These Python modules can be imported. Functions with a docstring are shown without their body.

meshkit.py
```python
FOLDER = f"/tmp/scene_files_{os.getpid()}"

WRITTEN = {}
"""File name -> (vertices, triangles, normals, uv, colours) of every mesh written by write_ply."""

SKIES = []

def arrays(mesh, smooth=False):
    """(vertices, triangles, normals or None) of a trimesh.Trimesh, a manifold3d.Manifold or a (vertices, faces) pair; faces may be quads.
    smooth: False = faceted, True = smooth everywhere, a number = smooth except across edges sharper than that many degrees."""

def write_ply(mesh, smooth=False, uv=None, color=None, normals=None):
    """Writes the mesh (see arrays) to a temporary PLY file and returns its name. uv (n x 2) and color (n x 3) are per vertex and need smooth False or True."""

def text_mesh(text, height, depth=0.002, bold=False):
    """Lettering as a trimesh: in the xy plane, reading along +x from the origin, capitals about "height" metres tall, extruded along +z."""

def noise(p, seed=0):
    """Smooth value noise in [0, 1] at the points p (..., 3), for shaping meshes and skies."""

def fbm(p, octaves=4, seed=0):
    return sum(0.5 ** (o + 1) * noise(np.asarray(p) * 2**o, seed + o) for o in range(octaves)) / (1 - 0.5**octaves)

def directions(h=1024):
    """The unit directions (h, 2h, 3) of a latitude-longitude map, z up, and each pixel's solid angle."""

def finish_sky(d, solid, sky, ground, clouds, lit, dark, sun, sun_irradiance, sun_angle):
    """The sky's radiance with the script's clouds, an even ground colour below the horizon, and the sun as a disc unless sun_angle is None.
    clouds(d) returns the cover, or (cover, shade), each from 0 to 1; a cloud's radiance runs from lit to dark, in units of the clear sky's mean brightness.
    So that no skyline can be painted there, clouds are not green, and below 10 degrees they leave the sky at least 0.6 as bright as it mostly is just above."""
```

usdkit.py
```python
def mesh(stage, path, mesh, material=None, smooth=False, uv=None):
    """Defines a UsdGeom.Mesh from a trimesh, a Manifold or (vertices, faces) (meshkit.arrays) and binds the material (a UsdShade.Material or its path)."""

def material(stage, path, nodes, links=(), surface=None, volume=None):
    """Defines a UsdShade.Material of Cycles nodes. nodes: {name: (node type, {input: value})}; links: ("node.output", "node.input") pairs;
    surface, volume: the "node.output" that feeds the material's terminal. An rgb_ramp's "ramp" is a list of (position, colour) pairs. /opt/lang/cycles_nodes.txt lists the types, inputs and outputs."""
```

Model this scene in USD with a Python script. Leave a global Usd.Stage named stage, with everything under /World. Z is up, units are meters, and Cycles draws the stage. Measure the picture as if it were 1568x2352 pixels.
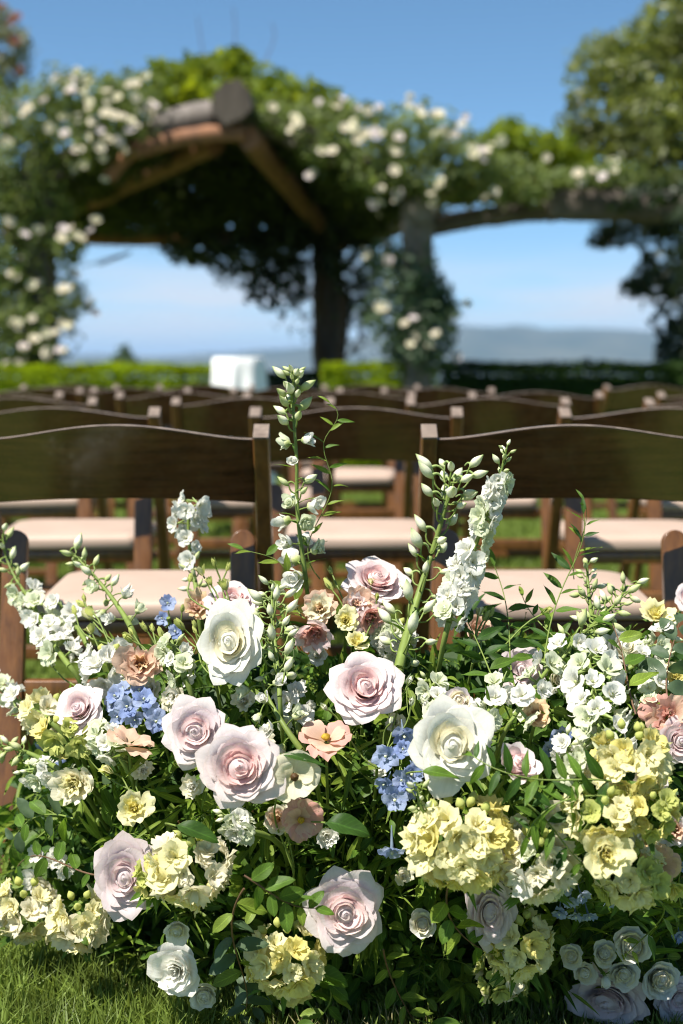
import math, random
import numpy as np
import usdkit, meshkit
from pxr import Usd, UsdGeom, UsdLux, UsdShade, Gf, Sdf, Vt

stage = Usd.Stage.CreateInMemory()
UsdGeom.SetStageUpAxis(stage, "Z"); UsdGeom.SetStageMetersPerUnit(stage, 1.0)
UsdGeom.Xform.Define(stage, "/World")
R = random.Random(7); NR = np.random.default_rng(7)

# ------------------------------------------------------------------ camera, sky, sun, exposure
EYE_Z, PITCH, FOCAL, APER = 0.89, math.atan(335.5 / 3267.0), 50.0, 24.0
SUN = np.array([-0.38, -0.29, 0.87]); SUN /= np.linalg.norm(SUN)
SUN_I, SKY_I, EXPOSURE, FSTOP, FOCUS = 1.25, 0.072, 1.12, 3.4, 1.80
cam = UsdGeom.Camera.Define(stage, "/World/camera")
cam.CreateFocalLengthAttr(FOCAL); cam.CreateHorizontalApertureAttr(APER); cam.CreateVerticalApertureAttr(APER * 1024 / 683)
cam.CreateFStopAttr(FSTOP); cam.CreateFocusDistanceAttr(FOCUS); cam.CreateExposureAttr(EXPOSURE)
cam.CreateClippingRangeAttr(Gf.Vec2f(0.05, 100000))
cam.AddTranslateOp().Set(Gf.Vec3d(0, 0, EYE_Z)); cam.AddRotateXOp().Set(90 - math.degrees(PITCH))

dome = UsdLux.DomeLight.Define(stage, "/World/sky"); dome.CreateIntensityAttr(1.0)
dome.GetPrim().SetCustomDataByKey("kind", "structure")
sky_mat = usdkit.material(stage, "/World/Looks/sky_air", {
    "sky": ("sky_texture", {"sky_type": "single_scattering", "sun_disc": False, "sun_elevation": float(math.asin(SUN[2])),
                            "sun_rotation": float(math.atan2(SUN[0], SUN[1])), "altitude": 300.0, "air_density": 0.6, "aerosol_density": 0.1, "ozone_density": 5.0}),
    "tc": ("texture_coordinate", {}),
    "xyz": ("separate_xyz", {}),
    "map": ("mapping", {"scale": (3.2, 3.2, 30.0), "location": (2.35, 0.7, 0.1)}),
    "nz": ("noise_texture", {"scale": 1.6, "detail": 6.0, "roughness": 0.52, "distortion": 0.15}),
    "cov": ("rgb_ramp", {"ramp": [(0.0, (0, 0, 0)), (0.36, (0, 0, 0)), (0.62, (1, 1, 1)), (1.0, (1, 1, 1))]}),
    "band": ("rgb_ramp", {"ramp": [(0.0, (.5, .5, .5)), (0.045, (.75, .75, .75)), (0.085, (0.0, 0.0, 0.0)), (1.0, (0, 0, 0))]}),
    "mul": ("math", {"math_type": "multiply"}),
    "sat": ("hsv", {"hue": 0.486, "saturation": 1.06, "value": 1.0}),
    "mx": ("mix_color", {"b": (6.3, 6.0, 5.9)}),
    "bg": ("background_shader", {"strength": SKY_I}),
}, [("tc.generated", "xyz.vector"), ("tc.generated", "map.vector"), ("map.vector", "nz.vector"), ("nz.fac", "cov.fac"), ("xyz.z", "band.fac"),
    ("cov.color", "mul.value1"), ("band.color", "mul.value2"), ("mul.value", "mx.fac"), ("sky.color", "sat.color"), ("sat.color", "mx.a"), ("mx.result", "bg.color")], surface="bg.background")
UsdShade.MaterialBindingAPI.Apply(dome.GetPrim()).Bind(sky_mat)

sun = UsdLux.DistantLight.Define(stage, "/World/sun")
sun.CreateIntensityAttr(SUN_I); sun.CreateAngleAttr(0.53); sun.CreateNormalizeAttr(True); sun.CreateColorAttr(Gf.Vec3f(1.0, 0.95, 0.87))
_x = np.cross([0, 1, 0], SUN); _x /= np.linalg.norm(_x); _y = np.cross(SUN, _x)
sun.AddTransformOp().Set(Gf.Matrix4d(*_x, 0, *_y, 0, *SUN, 0, 0, 0, 20, 1))

# ------------------------------------------------------------------ helpers
FWD = np.array([0, math.cos(PITCH), -math.sin(PITCH)]); UPV = np.array([0, math.sin(PITCH), math.cos(PITCH)])
def at(px, py, Y):
    """A point that stands Y metres in front of the camera, in the direction of a point of the 1568 x 2351 photograph."""
    d = FWD + (px - 784.0) / 3267.0 * np.array([1., 0, 0]) - (py - 1175.5) / 3267.0 * UPV
    return np.array([0, 0, EYE_Z]) + d * (Y / d[1])
def size_at(npx, Y): return npx / 3267.0 * Y

used = {}
def numbered(path):
    n = used.get(path, 0); used[path] = n + 1
    return path if n == 0 else f"{path}_{n:03d}"
def tag(p, label=None, cat=None, group=None, kind=None):
    for k, v in (("label", label), ("category", cat), ("group", group), ("kind", kind)):
        if v: p.SetCustomDataByKey(k, v)
    return p
class Thing:
    def __init__(s, name, label, cat, loc=(0, 0, 0), group=None, rz=0, kind=None):
        s.path = numbered("/World/" + name); s.loc = np.array(loc, float)
        x = UsdGeom.Xform.Define(stage, s.path); x.AddTranslateOp().Set(Gf.Vec3d(*map(float, loc)))
        if rz: x.AddRotateZOp().Set(float(rz))
        s.prim = tag(x.GetPrim(), label, cat, group, kind)
    def add(s, name, mesh, mat, parent=None, smooth=True, label=None, kind=None, local=False):
        return put(name, mesh, mat, parent or s.path, smooth, None if local else s.loc, label=label, kind=kind)
def put(name, mesh, mat, parent="/World", smooth=True, loc=None, label=None, cat=None, group=None, kind=None):
    v, f = mesh[:2]; uv = mesh[2] if len(mesh) > 2 else None; v = np.asarray(v, float)
    if loc is not None: v = v - loc
    path = numbered(parent + "/" + name)
    m = UsdGeom.Mesh.Define(stage, path)
    f = np.asarray(f, np.int32)
    if f.shape[1] == 4 and ((f[:, 2] == f[:, 3]) | (f[:, 0] == f[:, 1])).any():
        f = tri((v, f))[1]; f = f[(f[:, 0] != f[:, 1]) & (f[:, 1] != f[:, 2]) & (f[:, 2] != f[:, 0])]
    k = f.shape[1]
    m.CreatePointsAttr(Vt.Vec3fArray.FromNumpy(v.astype(np.float32)))
    m.CreateFaceVertexCountsAttr(Vt.IntArray.FromNumpy(np.full(len(f), k, np.int32)))
    m.CreateFaceVertexIndicesAttr(Vt.IntArray.FromNumpy(np.ascontiguousarray(f).ravel()))
    m.CreateSubdivisionSchemeAttr("none")
    if smooth:
        fn = np.cross(v[f[:, 1]] - v[f[:, 0]], v[f[:, -1]] - v[f[:, 0]])
        if k == 4: fn = np.cross(v[f[:, 2]] - v[f[:, 0]], v[f[:, 3]] - v[f[:, 1]])
        n = np.zeros_like(v)
        for j in range(k): np.add.at(n, f[:, j], fn)
        L = np.linalg.norm(n, axis=1, keepdims=True); n = np.where(L > 1e-14, n / np.maximum(L, 1e-14), [0, 0, 1.])
        m.CreateNormalsAttr(Vt.Vec3fArray.FromNumpy(n.astype(np.float32))); m.SetNormalsInterpolation("vertex")
    if uv is not None: UsdGeom.PrimvarsAPI(m).CreatePrimvar("st", Sdf.ValueTypeNames.TexCoord2fArray, "vertex").Set(Vt.Vec2fArray.FromNumpy(np.asarray(uv, np.float32)))
    m.CreateDoubleSidedAttr(True)
    UsdShade.MaterialBindingAPI.Apply(m.GetPrim()).Bind(M[mat])
    tag(m.GetPrim(), label, cat, group, kind)
    return path

def join(ms):
    vs, fs, o = [], [], 0
    for v, f in ms:
        f = np.asarray(f)
        if f.shape[1] == 3: f = np.concatenate([f, f[:, 2:]], 1)
        vs.append(v); fs.append(f + o); o += len(v)
    return np.vstack(vs), np.vstack(fs)
def tri(mesh):
    v, f = mesh
    return v, (np.vstack([f[:, [0, 1, 2]], f[:, [0, 2, 3]]]) if f.shape[1] == 4 else f)
def frame(axis, spin=0.0):
    z = np.asarray(axis, float); z = z / np.linalg.norm(z)
    h = np.array([0, 0, 1.]) if abs(z[2]) < .9 else np.array([1., 0, 0])
    x = np.cross(h, z); x /= np.linalg.norm(x); y = np.cross(z, x)
    c, s = math.cos(spin), math.sin(spin)
    return np.stack([c * x + s * y, -s * x + c * y, z])           # rows: local axes in world
def place(mesh, Rm, pos, s=1.0):
    v, f = mesh
    return (v * s) @ Rm + np.asarray(pos), f
GF = {}
def grid_faces(nu, nv):
    if (nu, nv) not in GF:
        i, j = np.meshgrid(np.arange(nv - 1), np.arange(nu - 1), indexing="ij")
        a = i * nu + j
        GF[nu, nv] = np.stack([a, a + 1, a + nu + 1, a + nu], -1).reshape(-1, 4)
    return GF[nu, nv]
def grid_uv(nu, nv):
    U, V = np.meshgrid(np.linspace(0, 1, nu), np.linspace(0, 1, nv)); return np.stack([U, V], -1).reshape(-1, 2)
def tube(pts, rad, sides=6, cap=True):
    p = np.asarray(pts, float); n = len(p)
    t = np.gradient(p, axis=0); t /= np.linalg.norm(t, axis=1, keepdims=True) + 1e-12
    ref = np.array([0.31, 0.17, 0.93]) if abs(t[:, 2].mean()) < .8 else np.array([1., .1, 0])
    a = np.cross(t, ref); a /= np.linalg.norm(a, axis=1, keepdims=True) + 1e-12
    b = np.cross(t, a); g = np.arange(sides) * 2 * math.pi / sides
    r = np.broadcast_to(rad, (n,))[:, None, None]
    v = p[:, None] + r * (np.cos(g)[None, :, None] * a[:, None] + np.sin(g)[None, :, None] * b[:, None])
    i, j = np.meshgrid(np.arange(n - 1), np.arange(sides), indexing="ij")
    f = np.stack([i * sides + j, i * sides + (j + 1) % sides, (i + 1) * sides + (j + 1) % sides, (i + 1) * sides + j], -1).reshape(-1, 4)
    v = v.reshape(-1, 3)
    if cap:
        k = np.arange(sides); o = n * sides; v = np.vstack([v, v[:sides], v[-sides:], p[:1], p[-1:]]); c0, c1, e = o + 2 * sides, o + 2 * sides + 1, o + sides
        f = np.vstack([f, np.stack([0 * k + c0, (k + 1) % sides + o, k + o, k + o], -1), np.stack([0 * k + c1, k + e, (k + 1) % sides + e, (k + 1) % sides + e], -1)])
    return v, f
def bez(pts, n=12):
    """A smooth line through the given points."""
    p = np.asarray(pts, float)
    if len(p) == 2: return p[0] + (p[1] - p[0]) * np.linspace(0, 1, n)[:, None]
    from scipy.interpolate import CubicSpline
    d = np.concatenate([[0], np.cumsum(np.linalg.norm(np.diff(p, axis=0), axis=1))]); d /= d[-1]
    return CubicSpline(d, p)(np.linspace(0, 1, n))
def log(p0, p1, r, n=14, sides=12, rough=.12, seed=0, bow=0.0):
    t = np.linspace(0, 1, n)[:, None]; p = np.asarray(p0) * (1 - t) + np.asarray(p1) * t
    p = p + np.array([0, 0, 1.]) * (bow * np.sin(np.pi * t))
    v, f = tube(p, r, sides)
    c = np.vstack([np.repeat(p, sides, 0), np.repeat(p[:1], sides, 0), np.repeat(p[-1:], sides, 0), p[:1], p[-1:]])
    k = (meshkit.noise(v * 9.0, seed) - .5) * 2 * rough + (meshkit.noise(v * 31.0, seed + 3) - .5) * rough
    return c + (v - c) * (1 + k)[:, None], f
def box_mesh(lo, hi, bev=0.003):
    lo, hi = np.asarray(lo, float), np.asarray(hi, float)
    c, h = (lo + hi) / 2, (hi - lo) / 2; b = min(bev, h.min() * .45)
    pts, idx = [], {}
    for sx in (-1, 1):
        for sy in (-1, 1):
            for sz in (-1, 1):
                for ax in range(3):
                    q = np.array([sx, sy, sz]) * (h - b); q[ax] += np.array([sx, sy, sz])[ax] * b
                    idx[sx, sy, sz, ax] = len(pts); pts.append(c + q)
    F = []
    S = (-1, 1)
    for ax in range(3):
        o = [a for a in range(3) if a != ax]
        for s in S:
            k = []
            for u, w in ((-1, -1), (1, -1), (1, 1), (-1, 1)):
                q = [0, 0, 0]; q[ax] = s; q[o[0]] = u; q[o[1]] = w; k.append(idx[(*q, ax)])
            flip = (s < 0) ^ (ax == 1)
            F.append(k[::-1] if flip else k)
    for ax in range(3):                       # bevel strips along axis ax
        o = [a for a in range(3) if a != ax]
        for u in S:
            for w in S:
                k = []
                for s, face in ((-1, o[0]), (1, o[0]), (1, o[1]), (-1, o[1])):
                    q = [0, 0, 0]; q[ax] = s; q[o[0]] = u; q[o[1]] = w; k.append(idx[(*q, face)])
                P = np.array([pts[i] for i in k]); nn = np.cross(P[1] - P[0], P[2] - P[0])
                F.append(k if nn @ (P.mean(0) - c) > 0 else k[::-1])
    for sx in S:
        for sy in S:
            for sz in S:
                k = [idx[sx, sy, sz, 0], idx[sx, sy, sz, 1], idx[sx, sy, sz, 2]]
                P = np.array([pts[i] for i in k])
                if np.cross(P[1] - P[0], P[2] - P[0]) @ (P.mean(0) - c) < 0: k = k[::-1]
                F.append(k + [k[2]])
    return np.array(pts), np.array(F)

# ------------------------------------------------------------------ materials
M = {}
def mat(name, nodes, links, surface): M[name] = usdkit.material(stage, "/World/Looks/" + name, nodes, links, surface=surface); return M[name]
def thin(name, col, trans, tw=0.35, rough=0.5, spec=0.3, var=0.12, scale=60.0, vein=None, bump=0.0):
    """A petal or leaf: reflecting and light-passing, its tone uneven from place to place and from piece to piece."""
    c = np.array(col)
    nodes = {"g": ("geometry", {}), "nz": ("noise_texture", {"scale": scale, "detail": 3.0}),
             "mr": ("map_range", {"from_min": .3, "from_max": .7, "to_min": 1 - var, "to_max": 1 + var}),
             "isl": ("map_range", {"to_min": 1 - var, "to_max": 1 + var}),
             "m1": ("math", {"math_type": "multiply"}),
             "cc": ("combine_xyz", {}), "col": ("vector_math", {"math_type": "multiply", "vector1": tuple(c)}),
             "tcol": ("vector_math", {"math_type": "multiply", "vector1": tuple(np.array(trans))}),
             "p": ("principled_bsdf", {"roughness": rough, "specular_ior_level": spec}), "t": ("translucent_bsdf", {}), "mix": ("mix_closure", {"fac": tw})}
    links = [("g.position", "nz.vector"), ("nz.fac", "mr.value"), ("g.random_per_island", "isl.value"), ("mr.result", "m1.value1"), ("isl.result", "m1.value2"),
             ("m1.value", "cc.x"), ("m1.value", "cc.y"), ("m1.value", "cc.z"), ("cc.vector", "col.vector2"), ("cc.vector", "tcol.vector2"),
             ("col.vector", "p.base_color"), ("tcol.vector", "t.color"), ("p.BSDF", "mix.closure1"), ("t.BSDF", "mix.closure2")]
    if vein:
        nodes.update({"uv": ("texture_coordinate", {}), "us": ("separate_xyz", {}), "uc": ("math", {"math_type": "subtract", "value2": .5}), "ua": ("math", {"math_type": "absolute"}),
                      "sl": ("math", {"math_type": "multiply_add", "value2": -.55}), "sw": ("math", {"math_type": "multiply", "value2": 52.0}), "sn": ("math", {"math_type": "sine"}), "s3": ("map_range", {"from_min": .6, "from_max": 1., "to_min": 1.0, "to_max": 1 + vein * .4, "clamp": True}),
                      "mid": ("rgb_ramp", {"ramp": [(0, (1, 1, 1)), (.025, (.9, .9, .9)), (.05, (0, 0, 0)), (1, (0, 0, 0))]}), "mm": ("map_range", {"to_min": 1.0, "to_max": 1 + vein}), "m4": ("math", {"math_type": "multiply"}), "m5": ("math", {"math_type": "multiply"})})
        links = [l for l in links if l[0] != "m1.value"] + [("uv.UV", "us.vector"), ("us.x", "uc.value1"), ("uc.value", "ua.value1"), ("ua.value", "mid.fac"), ("mid.color", "mm.value"), ("ua.value", "sl.value1"), ("us.y", "sl.value3"), ("sl.value", "sw.value1"), ("sw.value", "sn.value1"), ("sn.value", "s3.value"),
                 ("m1.value", "m4.value1"), ("mm.result", "m4.value2"), ("m4.value", "m5.value1"), ("s3.result", "m5.value2"), ("m5.value", "cc.x"), ("m5.value", "cc.y"), ("m5.value", "cc.z")]
    if bump:
        nodes["bp"] = ("bump", {"strength": bump, "distance": 0.002}); links += [("nz.fac", "bp.height"), ("bp.normal", "p.normal")]
    mat(name, nodes, links, "mix.closure")
def petal_mat(name, col, tw=.46, var=.05, ramp=((0, (.84, .84, .60)), (.22, (.95, .94, .86)), (.5, (1, 1, 1)), (.93, (1.02, 1.02, 1.02)), (1, (.95, .93, .88))), streak=.07, rough=.66):
    """A petal: greenish at its foot, faint lengthwise veins, thin enough to glow when lit from behind."""
    c = np.array(col)
    mat(name, {"uv": ("texture_coordinate", {}), "sx": ("separate_xyz", {}), "rp": ("rgb_ramp", {"ramp": [(q, np.clip(k, 0, 1.0)) for q, k in ramp]}),
               "mp": ("mapping", {"scale": (26.0, 2.2, 1.0)}), "vn": ("noise_texture", {"scale": 1.0, "detail": 3.0}), "vr": ("map_range", {"from_min": .3, "from_max": .7, "to_min": 1 - streak, "to_max": 1 + streak * .4}),
               "g": ("geometry", {}), "nz": ("noise_texture", {"scale": 70.0, "detail": 3.0}), "mr": ("map_range", {"from_min": .3, "from_max": .7, "to_min": 1 - var, "to_max": 1 + var * .5}), "isl": ("map_range", {"to_min": 1 - var, "to_max": 1.0}),
               "m1": ("math", {"math_type": "multiply"}), "m2": ("math", {"math_type": "multiply"}), "cc": ("combine_xyz", {}), "k": ("vector_math", {"math_type": "multiply", "vector1": tuple(c)}), "k2": ("vector_math", {"math_type": "multiply"}),
               "hs": ("math", {"math_type": "add"}), "bp": ("bump", {"strength": .35, "distance": .0012}),
               "p": ("principled_bsdf", {"roughness": rough, "specular_ior_level": .16, "sheen_weight": .12}), "t": ("translucent_bsdf", {}), "mix": ("mix_closure", {"fac": tw})},
        [("uv.UV", "sx.vector"), ("sx.y", "rp.fac"), ("uv.UV", "mp.vector"), ("mp.vector", "vn.vector"), ("vn.fac", "vr.value"), ("g.position", "nz.vector"), ("nz.fac", "mr.value"), ("g.random_per_island", "isl.value"),
         ("mr.result", "m1.value1"), ("isl.result", "m1.value2"), ("m1.value", "m2.value1"), ("vr.result", "m2.value2"), ("m2.value", "cc.x"), ("m2.value", "cc.y"), ("m2.value", "cc.z"), ("rp.color", "k.vector2"), ("k.vector", "k2.vector1"), ("cc.vector", "k2.vector2"),
         ("k2.vector", "p.base_color"), ("k2.vector", "t.color"), ("vn.fac", "hs.value1"), ("nz.fac", "hs.value2"), ("hs.value", "bp.height"), ("bp.normal", "p.normal"), ("p.BSDF", "mix.closure1"), ("t.BSDF", "mix.closure2")], "mix.closure")
BUD = ((0, (.40, .52, .22)), (.18, (.72, .78, .52)), (.5, (1, 1, 1)), (.8, (.92, .95, .78)), (1, (.45, .60, .25)))
petal_mat("petal_white", (.86, .85, .78)); petal_mat("petal_cream", (.87, .82, .62)); petal_mat("petal_white_green", (.72, .76, .55))
petal_mat("petal_blush", (.88, .79, .785)); petal_mat("petal_pink", (.88, .70, .69)); petal_mat("petal_rose_heart", (.88, .63, .61))
petal_mat("petal_mauve", (.80, .70, .71)); petal_mat("petal_mauve_deep", (.82, .68, .69))
petal_mat("petal_peach", (.80, .56, .42)); petal_mat("petal_salmon", (.76, .43, .36)); petal_mat("petal_apricot", (.84, .62, .38))
petal_mat("petal_yellow", (.88, .80, .30), var=.09); petal_mat("petal_pale_yellow", (.90, .85, .50)); petal_mat("petal_lime", (.62, .66, .20), var=.1)
petal_mat("petal_blue", (.31, .41, .73), var=.14, streak=.2); petal_mat("petal_blue_pale", (.46, .55, .80), var=.12, streak=.18)
petal_mat("petal_red", (.24, .10, .07)); petal_mat("petal_ivory", (.84, .77, .62))
petal_mat("bud_green", (.66, .70, .38), .22, .12, BUD, .22, .5); petal_mat("bud_white", (.84, .84, .66), .22, .08, BUD, .16, .5)
thin("centre_brown", (.10, .05, .015), (.1, .05, .01), .1, .6, .2, .3, 300.)
thin("centre_gold", (.55, .34, .03), (.5, .3, .02), .1, .6, .2, .3, 300.)
thin("leaf_dark", (.034, .082, .012), (.13, .28, .02), 0.28, .52, .2, .24, 40., vein=.55, bump=.25)
thin("leaf_mid", (.085, .160, .020), (.27, .46, .035), 0.34, .52, .2, .24, 40., vein=.55, bump=.25)
thin("leaf_light", (.175, .250, .034), (.42, .56, .06), 0.38, .52, .2, .24, 40., vein=.55, bump=.25)
thin("leaf_grey", (.075, .120, .060), (.15, .26, .09), .28, .5, .35, .2, 40.)
thin("leaf_lime", (.20, .27, .05), (.42, .52, .07), .40, .45, .35, .2, 40.)
thin("stem_green", (.20, .27, .06), (.26, .36, .06), .15, .5, .3, .16, 60.)
thin("stem_dark", (.06, .10, .02), (.1, .16, .02), .1, .5, .3, .16, 60.)
thin("stem_brown", (.16, .09, .05), (.1, .06, .03), .05, .6, .3, .2, 90.)
thin("far_leaf_rose", (.150, .195, .058), (.36, .46, .09), .36, .55, .2, .3, 3.)
thin("far_leaf_lime", (.145, .205, .010), (.42, .50, .015), .44, .55, .15, .32, 2.5)
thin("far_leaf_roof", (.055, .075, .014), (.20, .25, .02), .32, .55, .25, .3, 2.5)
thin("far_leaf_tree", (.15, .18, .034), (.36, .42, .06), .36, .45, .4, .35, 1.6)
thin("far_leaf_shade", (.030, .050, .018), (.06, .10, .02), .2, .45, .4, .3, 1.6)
thin("far_leaf_corner", (.20, .21, .11), (.3, .3, .12), .3, .5, .3, .3, 2.)
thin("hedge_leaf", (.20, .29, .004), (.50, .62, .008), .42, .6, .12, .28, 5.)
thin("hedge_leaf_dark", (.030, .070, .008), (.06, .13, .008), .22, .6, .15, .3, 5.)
thin("grass_blade", (.215, .300, .055), (.42, .55, .08), .34, .5, .25, .40, 14.)
thin("grass_straw", (.42, .38, .18), (.4, .36, .14), .3, .6, .2, .25, 14.)
def wood(name, c0, c1, axis_scale, rough, coat, bump=.25):
    mat(name, {"tc": ("texture_coordinate", {}), "mp": ("mapping", {"scale": axis_scale}),
               "nz": ("noise_texture", {"scale": 1.0, "detail": 6.0, "roughness": .6, "distortion": .6}),
               "rp": ("rgb_ramp", {"ramp": [(.25, c0), (.75, c1)]}),
               "n2": ("noise_texture", {"scale": 38.0, "detail": 3.0}), "rr": ("map_range", {"from_min": .3, "from_max": .75, "to_min": rough - .07, "to_max": rough + .15}),
               "bp": ("bump", {"strength": bump, "distance": .001}),
               "p": ("principled_bsdf", {"coat_weight": coat, "coat_roughness": .12, "specular_ior_level": .5})},
        [("tc.object", "mp.vector"), ("mp.vector", "nz.vector"), ("nz.fac", "rp.fac"), ("rp.color", "p.base_color"), ("tc.object", "n2.vector"), ("n2.fac", "rr.value"), ("rr.result", "p.roughness"), ("nz.fac", "bp.height"), ("bp.normal", "p.normal")], "p.BSDF")
wood("chair_wood", (.032, .011, .004), (.105, .038, .012), (6., 60., 90.), .24, .8)
wood("chair_wood_leg", (.065, .026, .007), (.185, .075, .018), (70., 70., 7.), .34, .3)
wood("chair_wood_glint", (.11, .080, .060), (.27, .21, .165), (30., 30., 30.), .35, .3)  # paler wood, with the glint of sun and sky put into its colour
wood("log_bark", (.07, .058, .050), (.21, .18, .16), (14., 14., 3.), .85, .0, .9)
wood("log_dark", (.045, .034, .027), (.13, .105, .085), (12., 12., 3.), .9, .0, 1.)
wood("log_red", (.11, .048, .024), (.28, .125, .058), (10., 10., 3.), .8, .0, .7)
wood("trunk_bark", (.07, .05, .038), (.20, .15, .115), (10., 10., 2.), .9, .0, 1.)
mat("cushion_vinyl", {"tc": ("texture_coordinate", {}), "nz": ("noise_texture", {"scale": 7.0, "detail": 4.0}), "rp": ("rgb_ramp", {"ramp": [(.3, (.36, .265, .205)), (.7, (.41, .305, .24))]}),
    "n2": ("noise_texture", {"scale": 420.0, "detail": 2.0}), "bp": ("bump", {"strength": .25, "distance": .0006}), "p": ("principled_bsdf", {"roughness": .48, "specular_ior_level": .35})},
    [("tc.object", "nz.vector"), ("nz.fac", "rp.fac"), ("rp.color", "p.base_color"), ("tc.object", "n2.vector"), ("n2.fac", "bp.height"), ("bp.normal", "p.normal")], "p.BSDF")
mat("metal_dark", {"p": ("principled_bsdf", {"base_color": (.12, .11, .10), "metallic": .9, "roughness": .4})}, [], "p.BSDF")
mat("table_linen", {"g": ("geometry", {}), "nz": ("noise_texture", {"scale": 6.0, "detail": 3.0}), "rp": ("rgb_ramp", {"ramp": [(.3, (.76, .76, .75)), (.7, (.82, .82, .81))]}), "p": ("principled_bsdf", {"roughness": .8, "specular_ior_level": .2})},
    [("g.position", "nz.vector"), ("nz.fac", "rp.fac"), ("rp.color", "p.base_color")], "p.BSDF")
mat("ground_cover", {"g": ("geometry", {}), "nz": ("noise_texture", {"scale": 2.4, "detail": 8.0, "roughness": .62}), "rp": ("rgb_ramp", {"ramp": [(.3, (.060, .085, .018)), (.55, (.105, .145, .030)), (.75, (.15, .18, .05))]}),
    "far": ("rgb_ramp", {"ramp": [(.3, (.05, .08, .03)), (.6, (.13, .14, .07)), (.75, (.22, .19, .12))]}), "nf": ("noise_texture", {"scale": .0012, "detail": 8.0}), "xyz": ("separate_xyz", {}),
    "ds": ("map_range", {"from_min": 60., "from_max": 300., "clamp": True}), "mx": ("mix_color", {}), "p": ("principled_bsdf", {"roughness": .95, "specular_ior_level": .1})},
    [("g.position", "nz.vector"), ("g.position", "nf.vector"), ("nz.fac", "rp.fac"), ("nf.fac", "far.fac"), ("g.position", "xyz.vector"), ("xyz.y", "ds.value"), ("ds.result", "mx.fac"), ("rp.color", "mx.a"), ("far.color", "mx.b"), ("mx.result", "p.base_color")], "p.BSDF")
mat("hill_scrub", {"g": ("geometry", {}), "nz": ("noise_texture", {"scale": .0016, "detail": 9.0, "roughness": .6}), "rp": ("rgb_ramp", {"ramp": [(.35, (.025, .040, .022)), (.6, (.07, .075, .045))]}), "p": ("principled_bsdf", {"roughness": .95, "specular_ior_level": .1})},
    [("g.position", "nz.vector"), ("nz.fac", "rp.fac"), ("rp.color", "p.base_color")], "p.BSDF")
HAZE = 0.52 / 9000
# ------------------------------------------------------------------ the ground, the hills
def terrain():
    xs = np.concatenate([-np.geomspace(30000, 12, 26), np.linspace(-10, 10, 21), np.geomspace(12, 30000, 26)])
    ys = np.concatenate([[-3000, -400, -60, -10], np.linspace(0, 18, 19), np.geomspace(20, 30000, 40)])
    X, Y = np.meshgrid(xs, ys)
    d = np.clip((Y - 17.5) / 60.0, 0, 1); Z = -9 * d * d * (3 - 2 * d)
    d = np.clip((Y - 60) / 900.0, 0, 1); Z -= 90 * d * d * (3 - 2 * d)
    Z += np.where(Y > 60, (meshkit.fbm(np.stack([X / 900, Y / 900, 0 * X], -1), 4, 3) - .5) * np.clip((Y - 60) / 900, 0, 1) * 30, 0)
    return np.stack([X, Y, Z], -1).reshape(-1, 3), grid_faces(len(xs), len(ys))
put("lawn_ground", terrain(), "ground_cover", kind="structure")
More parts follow.
